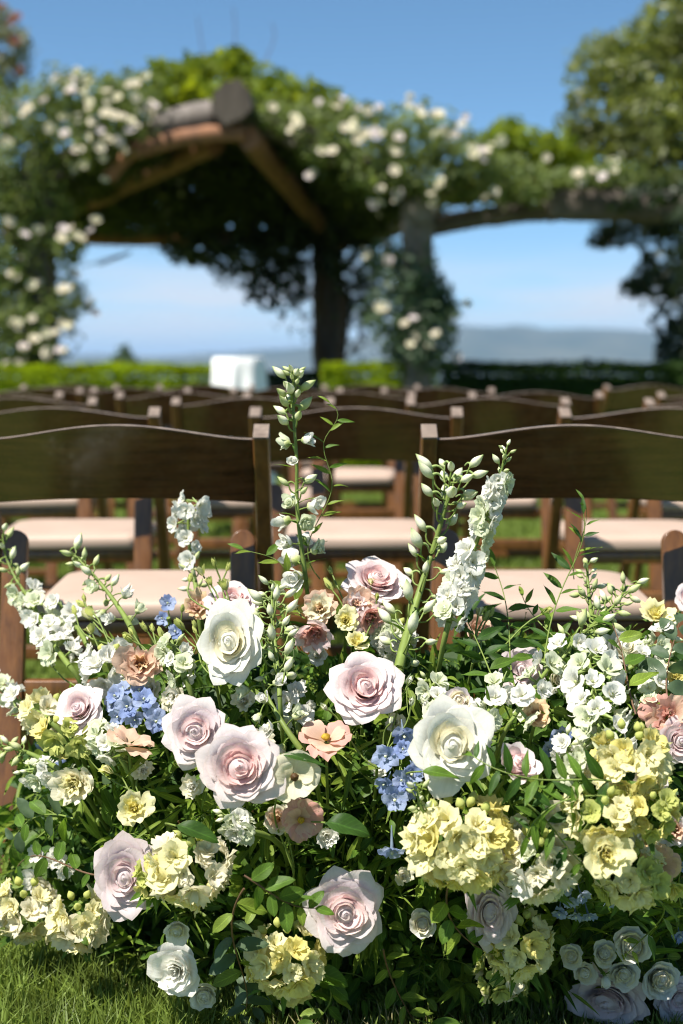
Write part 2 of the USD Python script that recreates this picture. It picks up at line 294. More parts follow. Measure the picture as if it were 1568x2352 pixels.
def hills(Y0, depth, base, prof, seed):
    xs = np.linspace(-9000, 9000, 180); ys = np.linspace(0, 1, 24)
    X, T = np.meshgrid(xs, ys); px = 784 + X / Y0 * 3267
    crest = np.interp(px, *zip(*prof)) * (1 + .30 * (meshkit.fbm(np.stack([X / 1300, T * 0, T * 0], -1), 5, seed) - .5))
    sh = np.sin(np.pi * np.clip(T, 0, 1)) ** .8
    Z = base + crest * sh * (.75 + .5 * meshkit.fbm(np.stack([X / 700, T * 5, 0 * X], -1), 4, seed + 2))
    return np.stack([X, Y0 + T * depth, Z], -1).reshape(-1, 3), grid_faces(len(xs), len(ys))
put("hills", hills(9500, 4200, -110, [(-3000, 330), (0, 170), (500, 185), (750, 260), (1000, 395), (1250, 430), (1500, 420), (2200, 460), (4000, 420)], 5), "hill_scrub", kind="structure")

# ------------------------------------------------------------------ far leaves
def leaves_in(clumps, per_m2, leaf, up=.35, squash=1.0, seed=0, hollow=.45, aspect=.55):
    """Leaf-sized folded blades spread through ellipsoids. clumps: (centre, radii)."""
    rg = np.random.default_rng(seed); P, N = [], []
    for c, r in clumps:
        r = np.asarray(r, float); n = max(6, int(per_m2 * 4 * math.pi * (r[0] * r[2] + r[0] * r[1] + r[1] * r[2]) / 3))
        u = rg.normal(size=(n, 3)); u /= np.linalg.norm(u, axis=1, keepdims=True)
        k = hollow + (1.12 - hollow) * rg.random(n) ** .7
        k *= 1 + .35 * (meshkit.noise(u * 2.3 + np.asarray(c) * 3.1, seed + 1) - .5) * 2
        P.append(np.asarray(c) + u * r * k[:, None]); N.append(u + rg.normal(size=(n, 3)) * .75 + np.array([0, 0, up]))
    P, N = np.vstack(P), np.vstack(N); n = len(P)
    N /= np.linalg.norm(N, axis=1, keepdims=True)
    A = np.cross(N, rg.normal(size=(n, 3))); A /= np.linalg.norm(A, axis=1, keepdims=True); B = np.cross(N, A)
    L = (leaf * (.6 + .8 * rg.random(n)))[:, None]; W = L * aspect * .5
    v = np.stack([P - A * L * .5, P + B * W - N * W * .35 - A * L * .05, P + A * L * .5 - N * L * .12, P - B * W - N * W * .35 - A * L * .05], 1).reshape(-1, 3)
    b = np.arange(n)[:, None] * 4
    return v, np.vstack([b + [0, 1, 2], b + [0, 2, 3]])
def clump(px, py, Y, rx, ry, rd):
    return at(px, py, Y), (size_at(rx, Y), rd, size_at(ry, Y))

# ------------------------------------------------------------------ pergola of rough logs
PY, PB = 11.0, 14.0
def gp(px, Y): p = at(px, 840, Y); return np.array([p[0], Y, 0.0])
pg = Thing("log_pergola", "rustic pergola of rough bark logs with a low gable and vines over its roof", "pergola", (0, 12.5, 0))
def lg(name, p0, p1, r, m="log_bark", label=None, **k): pg.add(name, log(p0, p1, r, **k), m, label=label)
lg("post", gp(92, PY), at(92, 345, PY), .115, seed=1)
lg("post", gp(958, PY), at(958, 465, PY), .125, seed=2)
lg("post", gp(756, PB), at(752, 520, PB), .155, "trunk_bark", seed=3)
lg("post", gp(70, PB), at(70, 520, PB), .13, seed=4)
lg("post", gp(1640, PY), at(1640, 470, PY), .13, seed=5)
lg("ridge_beam", at(532, 232, PY - .45), at(592, 352, PB + .2), .15, "log_dark", n=20, sides=8, rough=.22, seed=6)
lg("rafter", at(-20, 440, PY), at(525, 262, PY), .09, "log_dark", seed=7, bow=.05)
lg("rafter", at(540, 262, PY), at(1010, 470, PY), .09, "log_dark", seed=8, bow=.05)
lg("top_log", at(355, 290, PY - .12), at(490, 262, PY - .12), .105, "log_bark", seed=9)
lg("hip_log", at(490, 330, PY + .05), at(80, 520, PB), .085, "log_red", seed=11)
lg("brace", at(296, 352, PY - .25), at(560, 304, PY - .3), .062, "log_red", seed=17, bow=.04)
lg("brace", at(302, 346, PY - .25), at(248, 408, PY - .2), .055, "log_red", seed=18)
lg("brace", at(572, 318, PY - .28), at(748, 528, PB - .5), .085, "log_red", seed=19)
lg("back_beam", at(10, 540, PB), at(860, 548, PB), .095, "log_red", seed=12)
lg("eave_beam", at(70, 455, PY - .2), at(70, 535, PB + .2), .10, seed=13)
lg("eave_beam", at(972, 480, PY - .2), at(850, 545, PB + .2), .10, seed=14)
lg("wing_beam", at(990, 518, PY + .2), at(1420, 484, PY + .2), .078, "log_dark", n=24, seed=15, bow=.04)
lg("wing_beam", at(1262, 470, PY - .1), at(1760, 476, PY - .1), .125, "log_dark", n=20, seed=16)
for k in range(9):                                    # light poles over the two roof slopes
    t = (k + .5) / 9
    pg.add("roof_pole", log(at(525 - 545 * t, 268 + 175 * t, PY - .1), at(585 - 500 * t, 362 + 165 * t, PB), .035, seed=30 + k), "log_bark")
    pg.add("roof_pole", log(at(545 + 440 * t, 268 + 200 * t, PY - .1), at(600 + 240 * t, 362 + 175 * t, PB), .035, seed=50 + k), "log_bark")

# ------------------------------------------------------------------ climbing roses, vines, trees
def small_bloom(c, r, seed):
    rg = np.random.default_rng(seed); ax = np.array([rg.normal() * .5, -1 + .3 * rg.normal(), .7 + .4 * rg.normal()]); F = frame(ax, rg.random() * 6)
    ms = []
    for ring, (n, tilt, rad) in enumerate(((3, .25, .45), (5, .65, .75), (6, 1.05, 1.0))):
        for k in range(n):
            a = 2 * math.pi * (k + .5 * ring) / n + rg.normal() * .1
            u = np.linspace(-1, 1, 4); w = np.linspace(0, 1, 4); U, V = np.meshgrid(u, w)
            an = a + U * (1.25 / n * 3.2) * np.sin(.35 + V * 2.1); rr = rad * np.sin(tilt) * V ** .8 + .06; z = rad * .8 * np.cos(tilt) * V + .1 * np.sin(V * 3)
            ms.append((np.stack([rr * np.cos(an), rr * np.sin(an), z], -1).reshape(-1, 3), grid_faces(4, 4)))
    v, f = join(ms)
    return place((v, f), F, c, r) + (np.vstack([grid_uv(4, 4)] * len(ms)),)
def climbing_rose(label, clumps, blooms, Y, stems, seed, leafmat="far_leaf_rose", loc=(0, 11, 0), density=620, leaf=.062, bloom_r=.037, bl="petal_white", petals=("petal_ivory", "petal_cream", "petal_ivory")):
    t = Thing("climbing_rose", label, "rose bush", loc)
    t.add("foliage", leaves_in([clump(*c) for c in clumps], density, leaf, seed=seed), leafmat, smooth=False, kind="stuff")
    for s in stems: t.add("stem", tube(bez([at(*p) for p in s], 14), np.linspace(.022, .010, 14)), "stem_brown")
    rg = np.random.default_rng(seed + 9)
    blooms = blooms + [(x + rg.normal() * 17, y + rg.normal() * 13) for x, y in blooms if rg.random() < .8]
    for i, (x, y) in enumerate(blooms):
        c = at(x, y, Y); r = bloom_r * (.8 + .5 * rg.random())
        best = min(clumps, key=lambda q: ((x - q[0]) / q[3]) ** 2 + ((y - q[1]) / q[4]) ** 2)
        e = 1 - min(.9, ((x - best[0]) / best[3]) ** 2 + ((y - best[1]) / best[4]) ** 2)
        c = at(x, y, best[2] - best[5] * math.sqrt(max(.05, e)) - .03)
        t.add("bloom", small_bloom(c, r, seed * 100 + i), petals[i % 3] if i % 5 else "petal_blush")
    return t
LB = [(130,185),(110,205),(185,185),(178,165),(195,210),(260,190),(297,195),(325,180),(310,225),(345,240),(355,246),(280,270),(340,280),(185,285),(215,280),(230,300),(210,312),(255,325),(285,345),(235,365),(170,350),(175,385),(240,415),(35,235),(70,240),(100,232),(10,275),(10,325),(145,270),(25,510),(55,540),(85,530),(140,545),(165,525),(175,540),(207,530),(25,630),(73,655),(170,625),(145,665),(215,720),(40,750),(80,780),(55,800),(110,810),(135,805),(105,765),(143,740),(40,835),(30,740),(300,300),(320,262),(270,225),(160,215),(60,262),(150,310),(205,250),(245,262)]
LC = [(70,270,10.9,105,65,.45),(190,230,10.9,110,62,.5),(300,225,10.9,75,55,.45),(40,400,10.8,85,120,.4),(195,330,10.8,115,55,.4),(255,290,10.8,90,60,.4),(30,590,10.8,75,120,.38),(70,760,10.75,95,100,.38),(150,560,10.8,45,55,.3),(155,690,10.8,50,60,.25),(10,700,10.9,60,140,.4),(110,470,10.85,50,60,.3),(-120,350,10.9,150,180,.5),(-100,700,10.9,130,200,.4)]
climbing_rose("climbing rose full of cream blooms smothering the front pergola post beside the white table", LC, LB, 10.5, [[(70,870,10.9),(40,600,10.85),(60,350,10.85),(180,260,10.9)],[(110,870,10.85),(120,620,10.8),(95,420,10.8)]], 3)
RB = [(819,250),(812,280),(792,295),(822,320),(876,308),(914,315),(937,245),(970,262),(1004,260),(1060,290),(1044,308),(915,350),(905,393),(1012,413),(875,435),(915,445),(872,467),(990,447),(1115,455),(1083,340),(1105,345),(1125,360),(1150,322),(1254,362),(1325,405),(1386,407),(1330,403),(1358,395),(1410,390),(770,240),(680,285),(690,310),(545,310),(740,350),(765,245),(710,405),(625,248),(668,275),(960,250),(845,255),(860,300),(1020,300)]
RC = [(640,275,10.95,70,40,.35),(720,285,10.9,100,52,.4),(840,310,10.9,100,70,.45),(960,325,10.85,100,72,.45),(1060,360,10.85,85,62,.4),(1130,405,10.9,95,60,.4),(1215,425,10.9,75,45,.35),(880,400,10.75,90,50,.35),(1000,420,10.75,80,45,.3),(1320,408,10.75,80,22,.3),(1420,400,10.7,70,26,.3),(760,350,10.85,70,35,.3)]
climbing_rose("climbing rose with cream blooms spilling over the gable slope above the bare grey post", RC, RB, 10.4, [[(985,860,11.1),(990,640,11.1),(975,470,10.9),(860,330,10.9)],[(975,470,10.9),(1100,420,10.9),(1250,420,10.9)]], 5)
BB = [(885,565),(845,592),(892,607),(1075,700),(985,795),(1050,820),(950,775),(870,705),(930,745)]
BC = [(945,640,10.95,75,75,.3),(905,720,11.0,75,75,.3),(985,740,10.95,65,75,.3),(1000,690,11.0,50,55,.25),(955,810,11.0,75,50,.3),(880,600,11.1,45,45,.25)]
climbing_rose("grey green rose shrub with few blooms wrapped around the foot of the bare grey post", BC, BB, 10.6, [[(960,880,11.2),(930,740,11.1),(900,600,11.1)]], 8, density=800, leafmat="leaf_grey")

def vine(name, label, cat, clumps, mat_, density, leaf, stems, seed, loc, **k):
    t = Thing(name, label, cat, loc)
    t.add("foliage", leaves_in([clump(*c) for c in clumps], density, leaf, seed=seed, **k), mat_, smooth=False, kind="stuff")
    for s, r0, r1 in stems: t.add("stem", tube(bez([at(*p) for p in s], 16), np.linspace(r0, r1, 16)), "stem_brown")
    return t
vine("grape_vine", "bright lime green vine mounded over the top of the pergola ridge", "vine",
     [(410,210,12.0,80,46,.8),(500,185,12.2,75,40,.8),(470,228,11.6,90,30,.5),(610,218,12.2,90,38,.8),(705,240,12.3,80,34,.7),(385,232,11.6,60,36,.5),(600,245,11.6,60,26,.4),(545,148,12.2,34,22,.5),(450,155,12.1,26,16,.4),(760,262,12.2,50,24,.5)],
     "far_leaf_lime", 330, .10, [([(756,860,14.1),(740,560,13.8),(640,330,12.6),(520,200,12)], .03, .012),
      ([(590,190,12.2),(618,120,12.2),(630,70,12.2),(622,52,12.2)], .006, .003), ([(470,170,12.2),(462,95,12.2),(452,38,12.2)], .006, .003), ([(530,150,12.2),(540,85,12.2),(535,15,12.2)], .006, .003)], 11, (0, 12, 0))
vine("grape_vine", "lime green vine patch on the pergola wing between the roses and the big tree", "vine",
     [(1150,335,12.2,50,42,.6),(1225,355,12.2,85,42,.7),(1300,385,12.2,60,32,.6),(1160,305,12.2,36,22,.4)],
     "far_leaf_lime", 360, .10, [([(1640,800,11.3),(1600,480,11.6),(1300,400,12.1),(1150,340,12.2)], .02, .008)], 12, (0, 12, 0))
roof = []
for i in range(7):
    for j in range(4):
        t = (i + .5) / 7
        roof.append((520 - 520 * t + 20 * j, 285 + 190 * t + 22 * j, 11.4 + .85 * j, 75, 32, .42))
        roof.append((560 + 420 * t - 45 * j, 285 + 215 * t + 14 * j, 11.4 + .85 * j, 70, 32, .42))
roof += [(1050 + 120 * k, 440 - 4 * k, 12.2 + .9 * j, 75, 26, .55) for k in range(6) for j in range(2)]
roof += [(180 + 75 * k, 470 + 18 * (k % 2), 13.3, 60, 46, .45) for k in range(8)] + [(260 + 75 * k, 395 + 14 * (k % 2), 12.8, 60, 44, .45) for k in range(6)]
roof += [(478, 505, 13.3, 60, 30, .4), (545, 445, 13.0, 55, 30, .4), (440, 520, 13.4, 60, 24, .4), (610, 470, 13.2, 60, 34, .4), (400, 470, 13.1, 55, 34, .4)]
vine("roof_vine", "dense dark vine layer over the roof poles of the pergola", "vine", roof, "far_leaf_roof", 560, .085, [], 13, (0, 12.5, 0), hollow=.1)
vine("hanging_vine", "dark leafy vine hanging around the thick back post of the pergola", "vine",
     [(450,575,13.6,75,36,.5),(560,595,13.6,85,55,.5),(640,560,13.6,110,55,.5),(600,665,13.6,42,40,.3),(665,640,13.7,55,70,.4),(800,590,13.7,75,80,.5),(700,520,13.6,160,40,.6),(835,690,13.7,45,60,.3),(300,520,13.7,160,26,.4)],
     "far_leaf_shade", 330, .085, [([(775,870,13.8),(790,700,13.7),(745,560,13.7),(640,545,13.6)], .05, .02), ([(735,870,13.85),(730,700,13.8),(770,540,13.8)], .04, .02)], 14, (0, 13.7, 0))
vine("hanging_vine", "thin half bare vine twigs between the back post and the rose shrub", "vine",
     [(680,720,13.7,50,60,.3),(830,770,13.7,60,60,.3),(640,620,13.7,60,60,.3),(820,680,13.6,60,80,.3)],
     "far_leaf_shade", 70, .06, [([(760,860,13.8),(690,720,13.7),(620,640,13.7)], .012, .005), ([(770,850,13.8),(830,760,13.7),(850,640,13.7)], .012, .005), ([(760,760,13.8),(700,680,13.7),(660,690,13.7)], .01, .004),
      ([(225,608,13.9),(300,580,13.9),(180,615,13.9)], .012, .006)], 15, (0, 13.7, 0))

def tree(label, trunk, limbs, clumps, m, density, leaf, seed, loc, clumps2=None, m2=None, extra=None):
    t = Thing("garden_tree", label, "tree", loc)
    t.add("trunk", log(trunk[0], trunk[1], trunk[2], seed=seed, n=18), "trunk_bark")
    for a, b, r in limbs: t.add("limb", tube(bez([a, (np.asarray(a) * .5 + np.asarray(b) * .5) + [0, 0, .15], b], 10), np.linspace(r, r * .35, 10)), "trunk_bark")
    cr = t.add("crown", leaves_in([clump(*c) for c in clumps], density, leaf, seed=seed), m, smooth=False, kind="stuff")
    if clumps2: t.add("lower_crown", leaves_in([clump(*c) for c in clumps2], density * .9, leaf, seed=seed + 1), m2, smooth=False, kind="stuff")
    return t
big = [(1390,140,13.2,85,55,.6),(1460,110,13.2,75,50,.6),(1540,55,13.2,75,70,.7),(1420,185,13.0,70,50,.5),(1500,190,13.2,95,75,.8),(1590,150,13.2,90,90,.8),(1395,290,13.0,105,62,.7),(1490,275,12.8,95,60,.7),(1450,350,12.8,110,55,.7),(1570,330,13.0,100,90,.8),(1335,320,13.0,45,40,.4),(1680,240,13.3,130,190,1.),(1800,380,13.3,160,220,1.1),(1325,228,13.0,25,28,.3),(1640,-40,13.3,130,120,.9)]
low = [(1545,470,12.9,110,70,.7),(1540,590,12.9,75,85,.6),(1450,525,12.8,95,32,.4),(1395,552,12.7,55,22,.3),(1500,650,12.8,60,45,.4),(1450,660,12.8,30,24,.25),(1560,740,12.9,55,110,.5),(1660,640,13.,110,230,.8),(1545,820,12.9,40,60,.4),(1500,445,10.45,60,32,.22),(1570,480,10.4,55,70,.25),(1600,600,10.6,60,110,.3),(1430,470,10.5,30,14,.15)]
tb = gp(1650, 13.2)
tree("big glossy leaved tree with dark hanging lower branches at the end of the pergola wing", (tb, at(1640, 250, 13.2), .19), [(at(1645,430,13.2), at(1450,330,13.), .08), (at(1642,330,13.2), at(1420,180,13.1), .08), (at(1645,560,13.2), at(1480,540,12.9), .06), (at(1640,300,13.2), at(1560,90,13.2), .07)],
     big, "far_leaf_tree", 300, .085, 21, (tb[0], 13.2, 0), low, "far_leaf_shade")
ct = gp(-120, 19)
tr = tree("grey green tree with reddish blooms rising behind the cream climbing rose", (ct, at(-110, 200, 19), .2), [(at(-110, 260, 19), at(10, 120, 19), .07), (at(-112, 300, 19), at(20, 60, 19), .06)],
     [(5,110,19,60,45,.7),(-20,50,19,60,50,.7),(20,165,19,42,40,.5),(-60,180,19,70,60,.8),(40,90,19,30,26,.4),(-130,100,19,90,120,1.2)], "far_leaf_corner", 150, .10, 23, (ct[0], 19, 0))
for i, (x, y) in enumerate([(38,42),(30,48),(0,18),(35,95),(45,165)]):
    tr.add("bloom", small_bloom(at(x, y, 18.6), .085, 900 + i), "petal_red")
fr = gp(284, 45)
t = Thing("distant_tree", "tiny grey blurred tree top far beyond the lit hedge", "tree", (fr[0], 45, 0))
t.add("trunk", log(fr + [0, 0, -3], at(284, 820, 45), .12, seed=4), "trunk_bark")
t.add("crown", leaves_in([(at(284, 832, 45), (.42, .4, .4)), (at(286, 815, 45), (.26, .26, .3)), (at(288, 803, 45), (.13, .13, .2))], 160, .14, seed=31), "leaf_grey", smooth=False, kind="stuff")

# ------------------------------------------------------------------ clipped hedges and the draped table
def hedge(label, x0, x1, Y, top_px, depth, m, seed, density=900):
    a, b = at(x0, 840, Y)[0], at(x1, 840, Y)[0]; h = at(500, top_px, Y)[2]
    t = Thing("hedge", label, "hedge", ((a + b) / 2, Y + depth / 2, 0))
    rg = np.random.default_rng(seed); n = int(1.7 * density * (b - a) * (2 * h + depth) * 2.2)
    X = a + (b - a) * rg.random(n); k = rg.random(n) * (2 * h + depth)
    front, top = k < h, (k >= h) & (k < h + depth)
    Yp = np.where(front, Y, np.where(top, Y + (k - h), Y + depth)); Z = np.where(front, k, np.where(top, h, k - h - depth))
    N = np.stack([0 * X, np.where(front, -1., np.where(top, 0, 1.)), np.where(top, 1., 0)], -1)
    P = np.stack([X, Yp, Z], -1) + N * ((meshkit.fbm(np.stack([X * 3, Yp * 3, Z * 3], -1), 3, seed) - .5) * .14 - .07 * rg.random(n))[:, None]
    N = N + rg.normal(size=(n, 3)) * .8 + [0, 0, .3]; N /= np.linalg.norm(N, axis=1, keepdims=True)
    A = np.cross(N, rg.normal(size=(n, 3))); A /= np.linalg.norm(A, axis=1, keepdims=True); B = np.cross(N, A); L = (.038 * (.7 + .6 * rg.random(n)))[:, None]
    v = np.stack([P - A * L * .5, P + B * L * .28, P + A * L * .5, P - B * L * .28], 1).reshape(-1, 3); q = np.arange(n)[:, None] * 4
    t.add("foliage", (v, np.vstack([q + [0, 1, 2], q + [0, 2, 3]])), m, smooth=False, kind="stuff")
    t.add("twig_core", box_mesh([a + .05, Y + .09, 0.0], [b - .05, Y + depth - .09, h - .10], .05), m)
hedge("low clipped hedge in bright sun between the climbing rose and the white table", -500, 482, 10.15, 838, .55, "hedge_leaf", 41)
hedge("low clipped hedge half in shade running from the back post past the rose shrub", 738, 1010, 10.9, 838, .55, "hedge_leaf", 42)
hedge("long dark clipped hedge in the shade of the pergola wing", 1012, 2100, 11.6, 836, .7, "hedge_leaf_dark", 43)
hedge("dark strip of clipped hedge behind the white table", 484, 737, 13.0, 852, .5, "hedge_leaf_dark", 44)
def draped(cx, cy, r, h, seed):
    n, m = 120, 26; a = np.linspace(0, 2 * math.pi, n, endpoint=False); rows = []
    for rr in (0, .35, .7, .93): rows.append(np.stack([cx + r * rr * np.cos(a), cy + r * rr * np.sin(a), np.full(n, h)], -1))
    for j in range(m):
        t = j / (m - 1); fl = .02 + .22 * t
        fold = (np.sin(a * 11 + 1.3 * np.sin(a * 3)) * .5 + .5 * np.sin(a * 7 + 2)) * .30 * t ** .8
        q = r * (1 + fl + fold) if j else r * .985
        rows.append(np.stack([cx + q * np.cos(a), cy + q * np.sin(a), np.full(n, h - .004 - (h - .02) * t)], -1))
    v = np.concatenate(rows); nr = len(rows); i, j = np.meshgrid(np.arange(nr - 1), np.arange(n), indexing="ij")
    return v, np.stack([i * n + j, (i + 1) * n + j, (i + 1) * n + (j + 1) % n, i * n + (j + 1) % n], -1).reshape(-1, 4)
tp = at(547, 821, 9.5)
t = Thing("cocktail_table", "small round pedestal table standing before the hedge under a white cloth", "table", (tp[0], 9.5, 0))
t.add("tabletop", tube([[tp[0], 9.5, tp[2] - .035], [tp[0], 9.5, tp[2] - .01]], .165, 32), "metal_dark"); t.add("pedestal", tube([[tp[0], 9.5, .02], [tp[0], 9.5, tp[2] - .03]], .03, 12), "metal_dark"); t.add("base", tube([[tp[0], 9.5, 0.0], [tp[0], 9.5, .02]], .14, 24), "metal_dark")
v, f = draped(tp[0], 9.5, .172, tp[2], 1)
p = put("tablecloth", (v - [tp[0], 9.5, 0], f), "table_linen"); UsdGeom.Xformable(stage.GetPrimAtPath(p)).AddTranslateOp().Set(Gf.Vec3d(float(tp[0]), 9.5, 0))
tag(stage.GetPrimAtPath(p), "white floor length cloth draped over the round pedestal table", "tablecloth")

# ------------------------------------------------------------------ folding chairs
def curved_panel(w, n=24, th=.017):
    """The bowed back board between the posts: arched top and bottom edges. Local z runs up the board."""
    x = np.linspace(-w / 2, w / 2, n); u = x / (w / 2)
    top = .795 - .024 * u ** 2 * (1.6 - .6 * u ** 2) ; top = .772 + .024 * (np.cos(u * math.pi) * .5 + .5) ** .8
    bot = .664 + .010 * (1 - u ** 2)
    bow = -.022 * (1 - u ** 2)
    rows = []
    prof = [(0, -.5, 0), (0, .5, 0)]
    ring = [(0., -.5), (.02, -.5), (.5, -.5), (.98, -.5), (1., -.36), (1., .36), (.98, .5), (.5, .5), (.02, .5), (0., .36), (0., -.36)]
    for s, d in ring:
        z = bot + (top - bot) * s
        y = -.20 + (.80 - z) * .52 + bow + d * th
        rows.append(np.stack([x, y, z], -1))
    v = np.stack(rows, 1).reshape(-1, 3); m = len(ring); i, j = np.meshgrid(np.arange(n - 1), np.arange(m), indexing="ij")
    f = np.stack([i * m + j, (i + 1) * m + j, (i + 1) * m + (j + 1) % m, i * m + (j + 1) % m], -1).reshape(-1, 4)
    return v, f
def plank(p0, p1, wx, wy, bev=.004, round_top=False, n=10):
    """A flat bar from p0 up to p1, wx wide along x."""
    p0, p1 = np.asarray(p0, float), np.asarray(p1, float); d = p1 - p0; L = np.linalg.norm(d); d /= L
    X = np.array([1., 0, 0]); Yv = np.cross(d, X); Yv /= np.linalg.norm(Yv)
    if not round_top:
        v, f = box_mesh([-wx / 2, -wy / 2, 0], [wx / 2, wy / 2, L], bev)
    else:
        a = np.linspace(0, math.pi, 12); out = [(-wx / 2, 0)] + [(wx / 2 * -math.cos(q), L - wx / 2 + wx / 2 * math.sin(q)) for q in a] + [(wx / 2, 0)]
        o = np.array(out); c = o.mean(0); rings = []
        for s, y in ((.90, -.5), (1., -.36), (1., .36), (.90, .5)):
            oo = o.copy(); k = wx * .5 * (1 - s); oo[:, 0] *= 1 - k / (wx / 2) * .9; oo[:, 1] = np.where(o[:, 1] > 0, o[:, 1] - k * .9, k * .2); rings.append(np.stack([oo[:, 0], np.full(len(o), y * wy), oo[:, 1]], -1))
        m = len(o); v = np.concatenate(rings + [np.array([[0, -.5 * wy, L * .5], [0, .5 * wy, L * .5]])]); F = []
        for i in range(3):
            for j in range(m): F.append([i * m + j, i * m + (j + 1) % m, (i + 1) * m + (j + 1) % m, (i + 1) * m + j])
        for j in range(m): F.append([4 * m, (j + 1) % m, j, j]); F.append([4 * m + 1, 3 * m + j, 3 * m + (j + 1) % m, 3 * m + (j + 1) % m])
        f = np.array(F)
    return v[:, :1] * X + v[:, 1:2] * Yv + v[:, 2:] * d + p0, f
def cushion(w0, w1, y0, y1, z0, z1, rc):
    """A padded seat with rounded corners and a soft top. w0 wide at the back, w1 at the front."""
    def outline(k):
        pts = []
        for (sx, y, w, r, a0) in ((1, y0, w0, rc * .45, -90), (1, y1, w1, rc, 0), (-1, y1, w1, rc, 90), (-1, y0, w0, rc * .45, 180)):
            cx, cy = sx * (w / 2 - r), y + (r if y == y0 else -r)
            for q in np.linspace(a0, a0 + 90, 8): pts.append((cx + (r - k) * math.cos(math.radians(q)), cy + (r - k) * math.sin(math.radians(q))))
        return np.array(pts)
    rows = []; h = z1 - z0
    for k, z in ((.006, z0), (0, z0 + h * .15), (0, z0 + h * .55), (.003, z0 + h * .78), (.010, z0 + h * .93), (.03, z1), (.06, z1 + .003)):
        o = outline(min(k, rc * .4)); c = o.mean(0); o = c + (o - c) * (1 - max(0, k - rc * .4) / .19); rows.append(np.column_stack([o, np.full(len(o), z)]))
    m = len(rows[0]); v = np.concatenate(rows + [np.array([[*rows[-1][:, :2].mean(0), z1 + .006], [*rows[0][:, :2].mean(0), z0]])]); nr = len(rows); F = []
    for i in range(nr - 1):
        for j in range(m): F.append([i * m + j, i * m + (j + 1) % m, (i + 1) * m + (j + 1) % m, (i + 1) * m + j])
    for j in range(m): F.append([(nr - 1) * m + j, (nr - 1) * m + (j + 1) % m, nr * m, nr * m]); F.append([(j + 1) % m, j, nr * m + 1, nr * m + 1])
    return v, np.array(F)
CHAIR_G = "dark wooden folding chairs set out in rows"
def box_oriented(c, X, Y, Z, h):
    v, f = box_mesh(-np.array(h), h, .0006); return v[:, :1] * np.asarray(X) + v[:, 1:2] * np.asarray(Y) + v[:, 2:] * np.asarray(Z) + c, f
def build_chair(label):
    t = Thing("folding_chair", label, "chair", (0, 0, 0), CHAIR_G)
    W = .230
    bk = t.add("backrest", curved_panel(2 * W - .028), "chair_wood")
    posts = []
    for s in (-1, 1):
        posts += [0]; posts[-1] = t.add("post", plank((s * W, .218, .0), (s * W, -.191, .785), .026, .044, .004), "chair_wood_leg")
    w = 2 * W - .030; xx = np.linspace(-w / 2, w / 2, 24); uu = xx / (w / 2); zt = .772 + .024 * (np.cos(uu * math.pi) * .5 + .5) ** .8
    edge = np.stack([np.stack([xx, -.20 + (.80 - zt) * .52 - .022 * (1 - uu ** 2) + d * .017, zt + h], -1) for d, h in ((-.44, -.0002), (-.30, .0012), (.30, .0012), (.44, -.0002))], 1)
    t.add("glint_edge", (edge.reshape(-1, 3), grid_faces(4, 24)), "chair_wood_glint", parent=bk)  # sun glint along the top edge, painted as a pale strip
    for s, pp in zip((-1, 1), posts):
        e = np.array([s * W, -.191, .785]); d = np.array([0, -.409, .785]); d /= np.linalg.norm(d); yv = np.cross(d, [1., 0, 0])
        t.add("glint_end", box_oriented(e + d * .0004, [1., 0, 0], yv, d, (.0125, .0215, .0010)), "chair_wood_glint", parent=pp)  # sky glint on the post tops, painted as thin pale caps
    for s in (-1, 1):
        t.add("rear_leg", plank((s * (W - .037), -.235, .0), (s * (W - .037), -.088, .612), .042, .021, round_top=True), "chair_wood_leg")
    fr = t.add("seat_frame", box_mesh([-.172, -.045, .418], [.172, -.022, .448], .003), "chair_wood_leg")
    t.add("seat_frame", box_mesh([-.165, .292, .418], [.165, .315, .448], .003), "chair_wood_leg")
    for s in (-1, 1): t.add("seat_rail", box_mesh([s * .171 - .011, -.020, .418], [s * .171 + .011, .290, .448], .003), "chair_wood_leg")
    t.add("seat_cushion", cushion(.350, .372, -.055, .335, .450, .487, .07), "cushion_vinyl")
    t.add("stretcher", box_mesh([-.171, -.160, .335], [.171, -.138, .368], .003), "chair_wood_leg")
    t.add("stretcher", box_mesh([-.171, -.212, .115], [.171, -.190, .145], .003), "chair_wood_leg")
    t.add("stretcher", box_mesh([-.216, .128, .145], [.216, .150, .180], .003), "chair_wood_leg")
    for s in (-1, 1):
        t.add("pivot_bolt", tube([[s * (W + .015), -.098, .575], [s * (W - .012), -.098, .575]], .007, 10), "metal_dark")
    return t
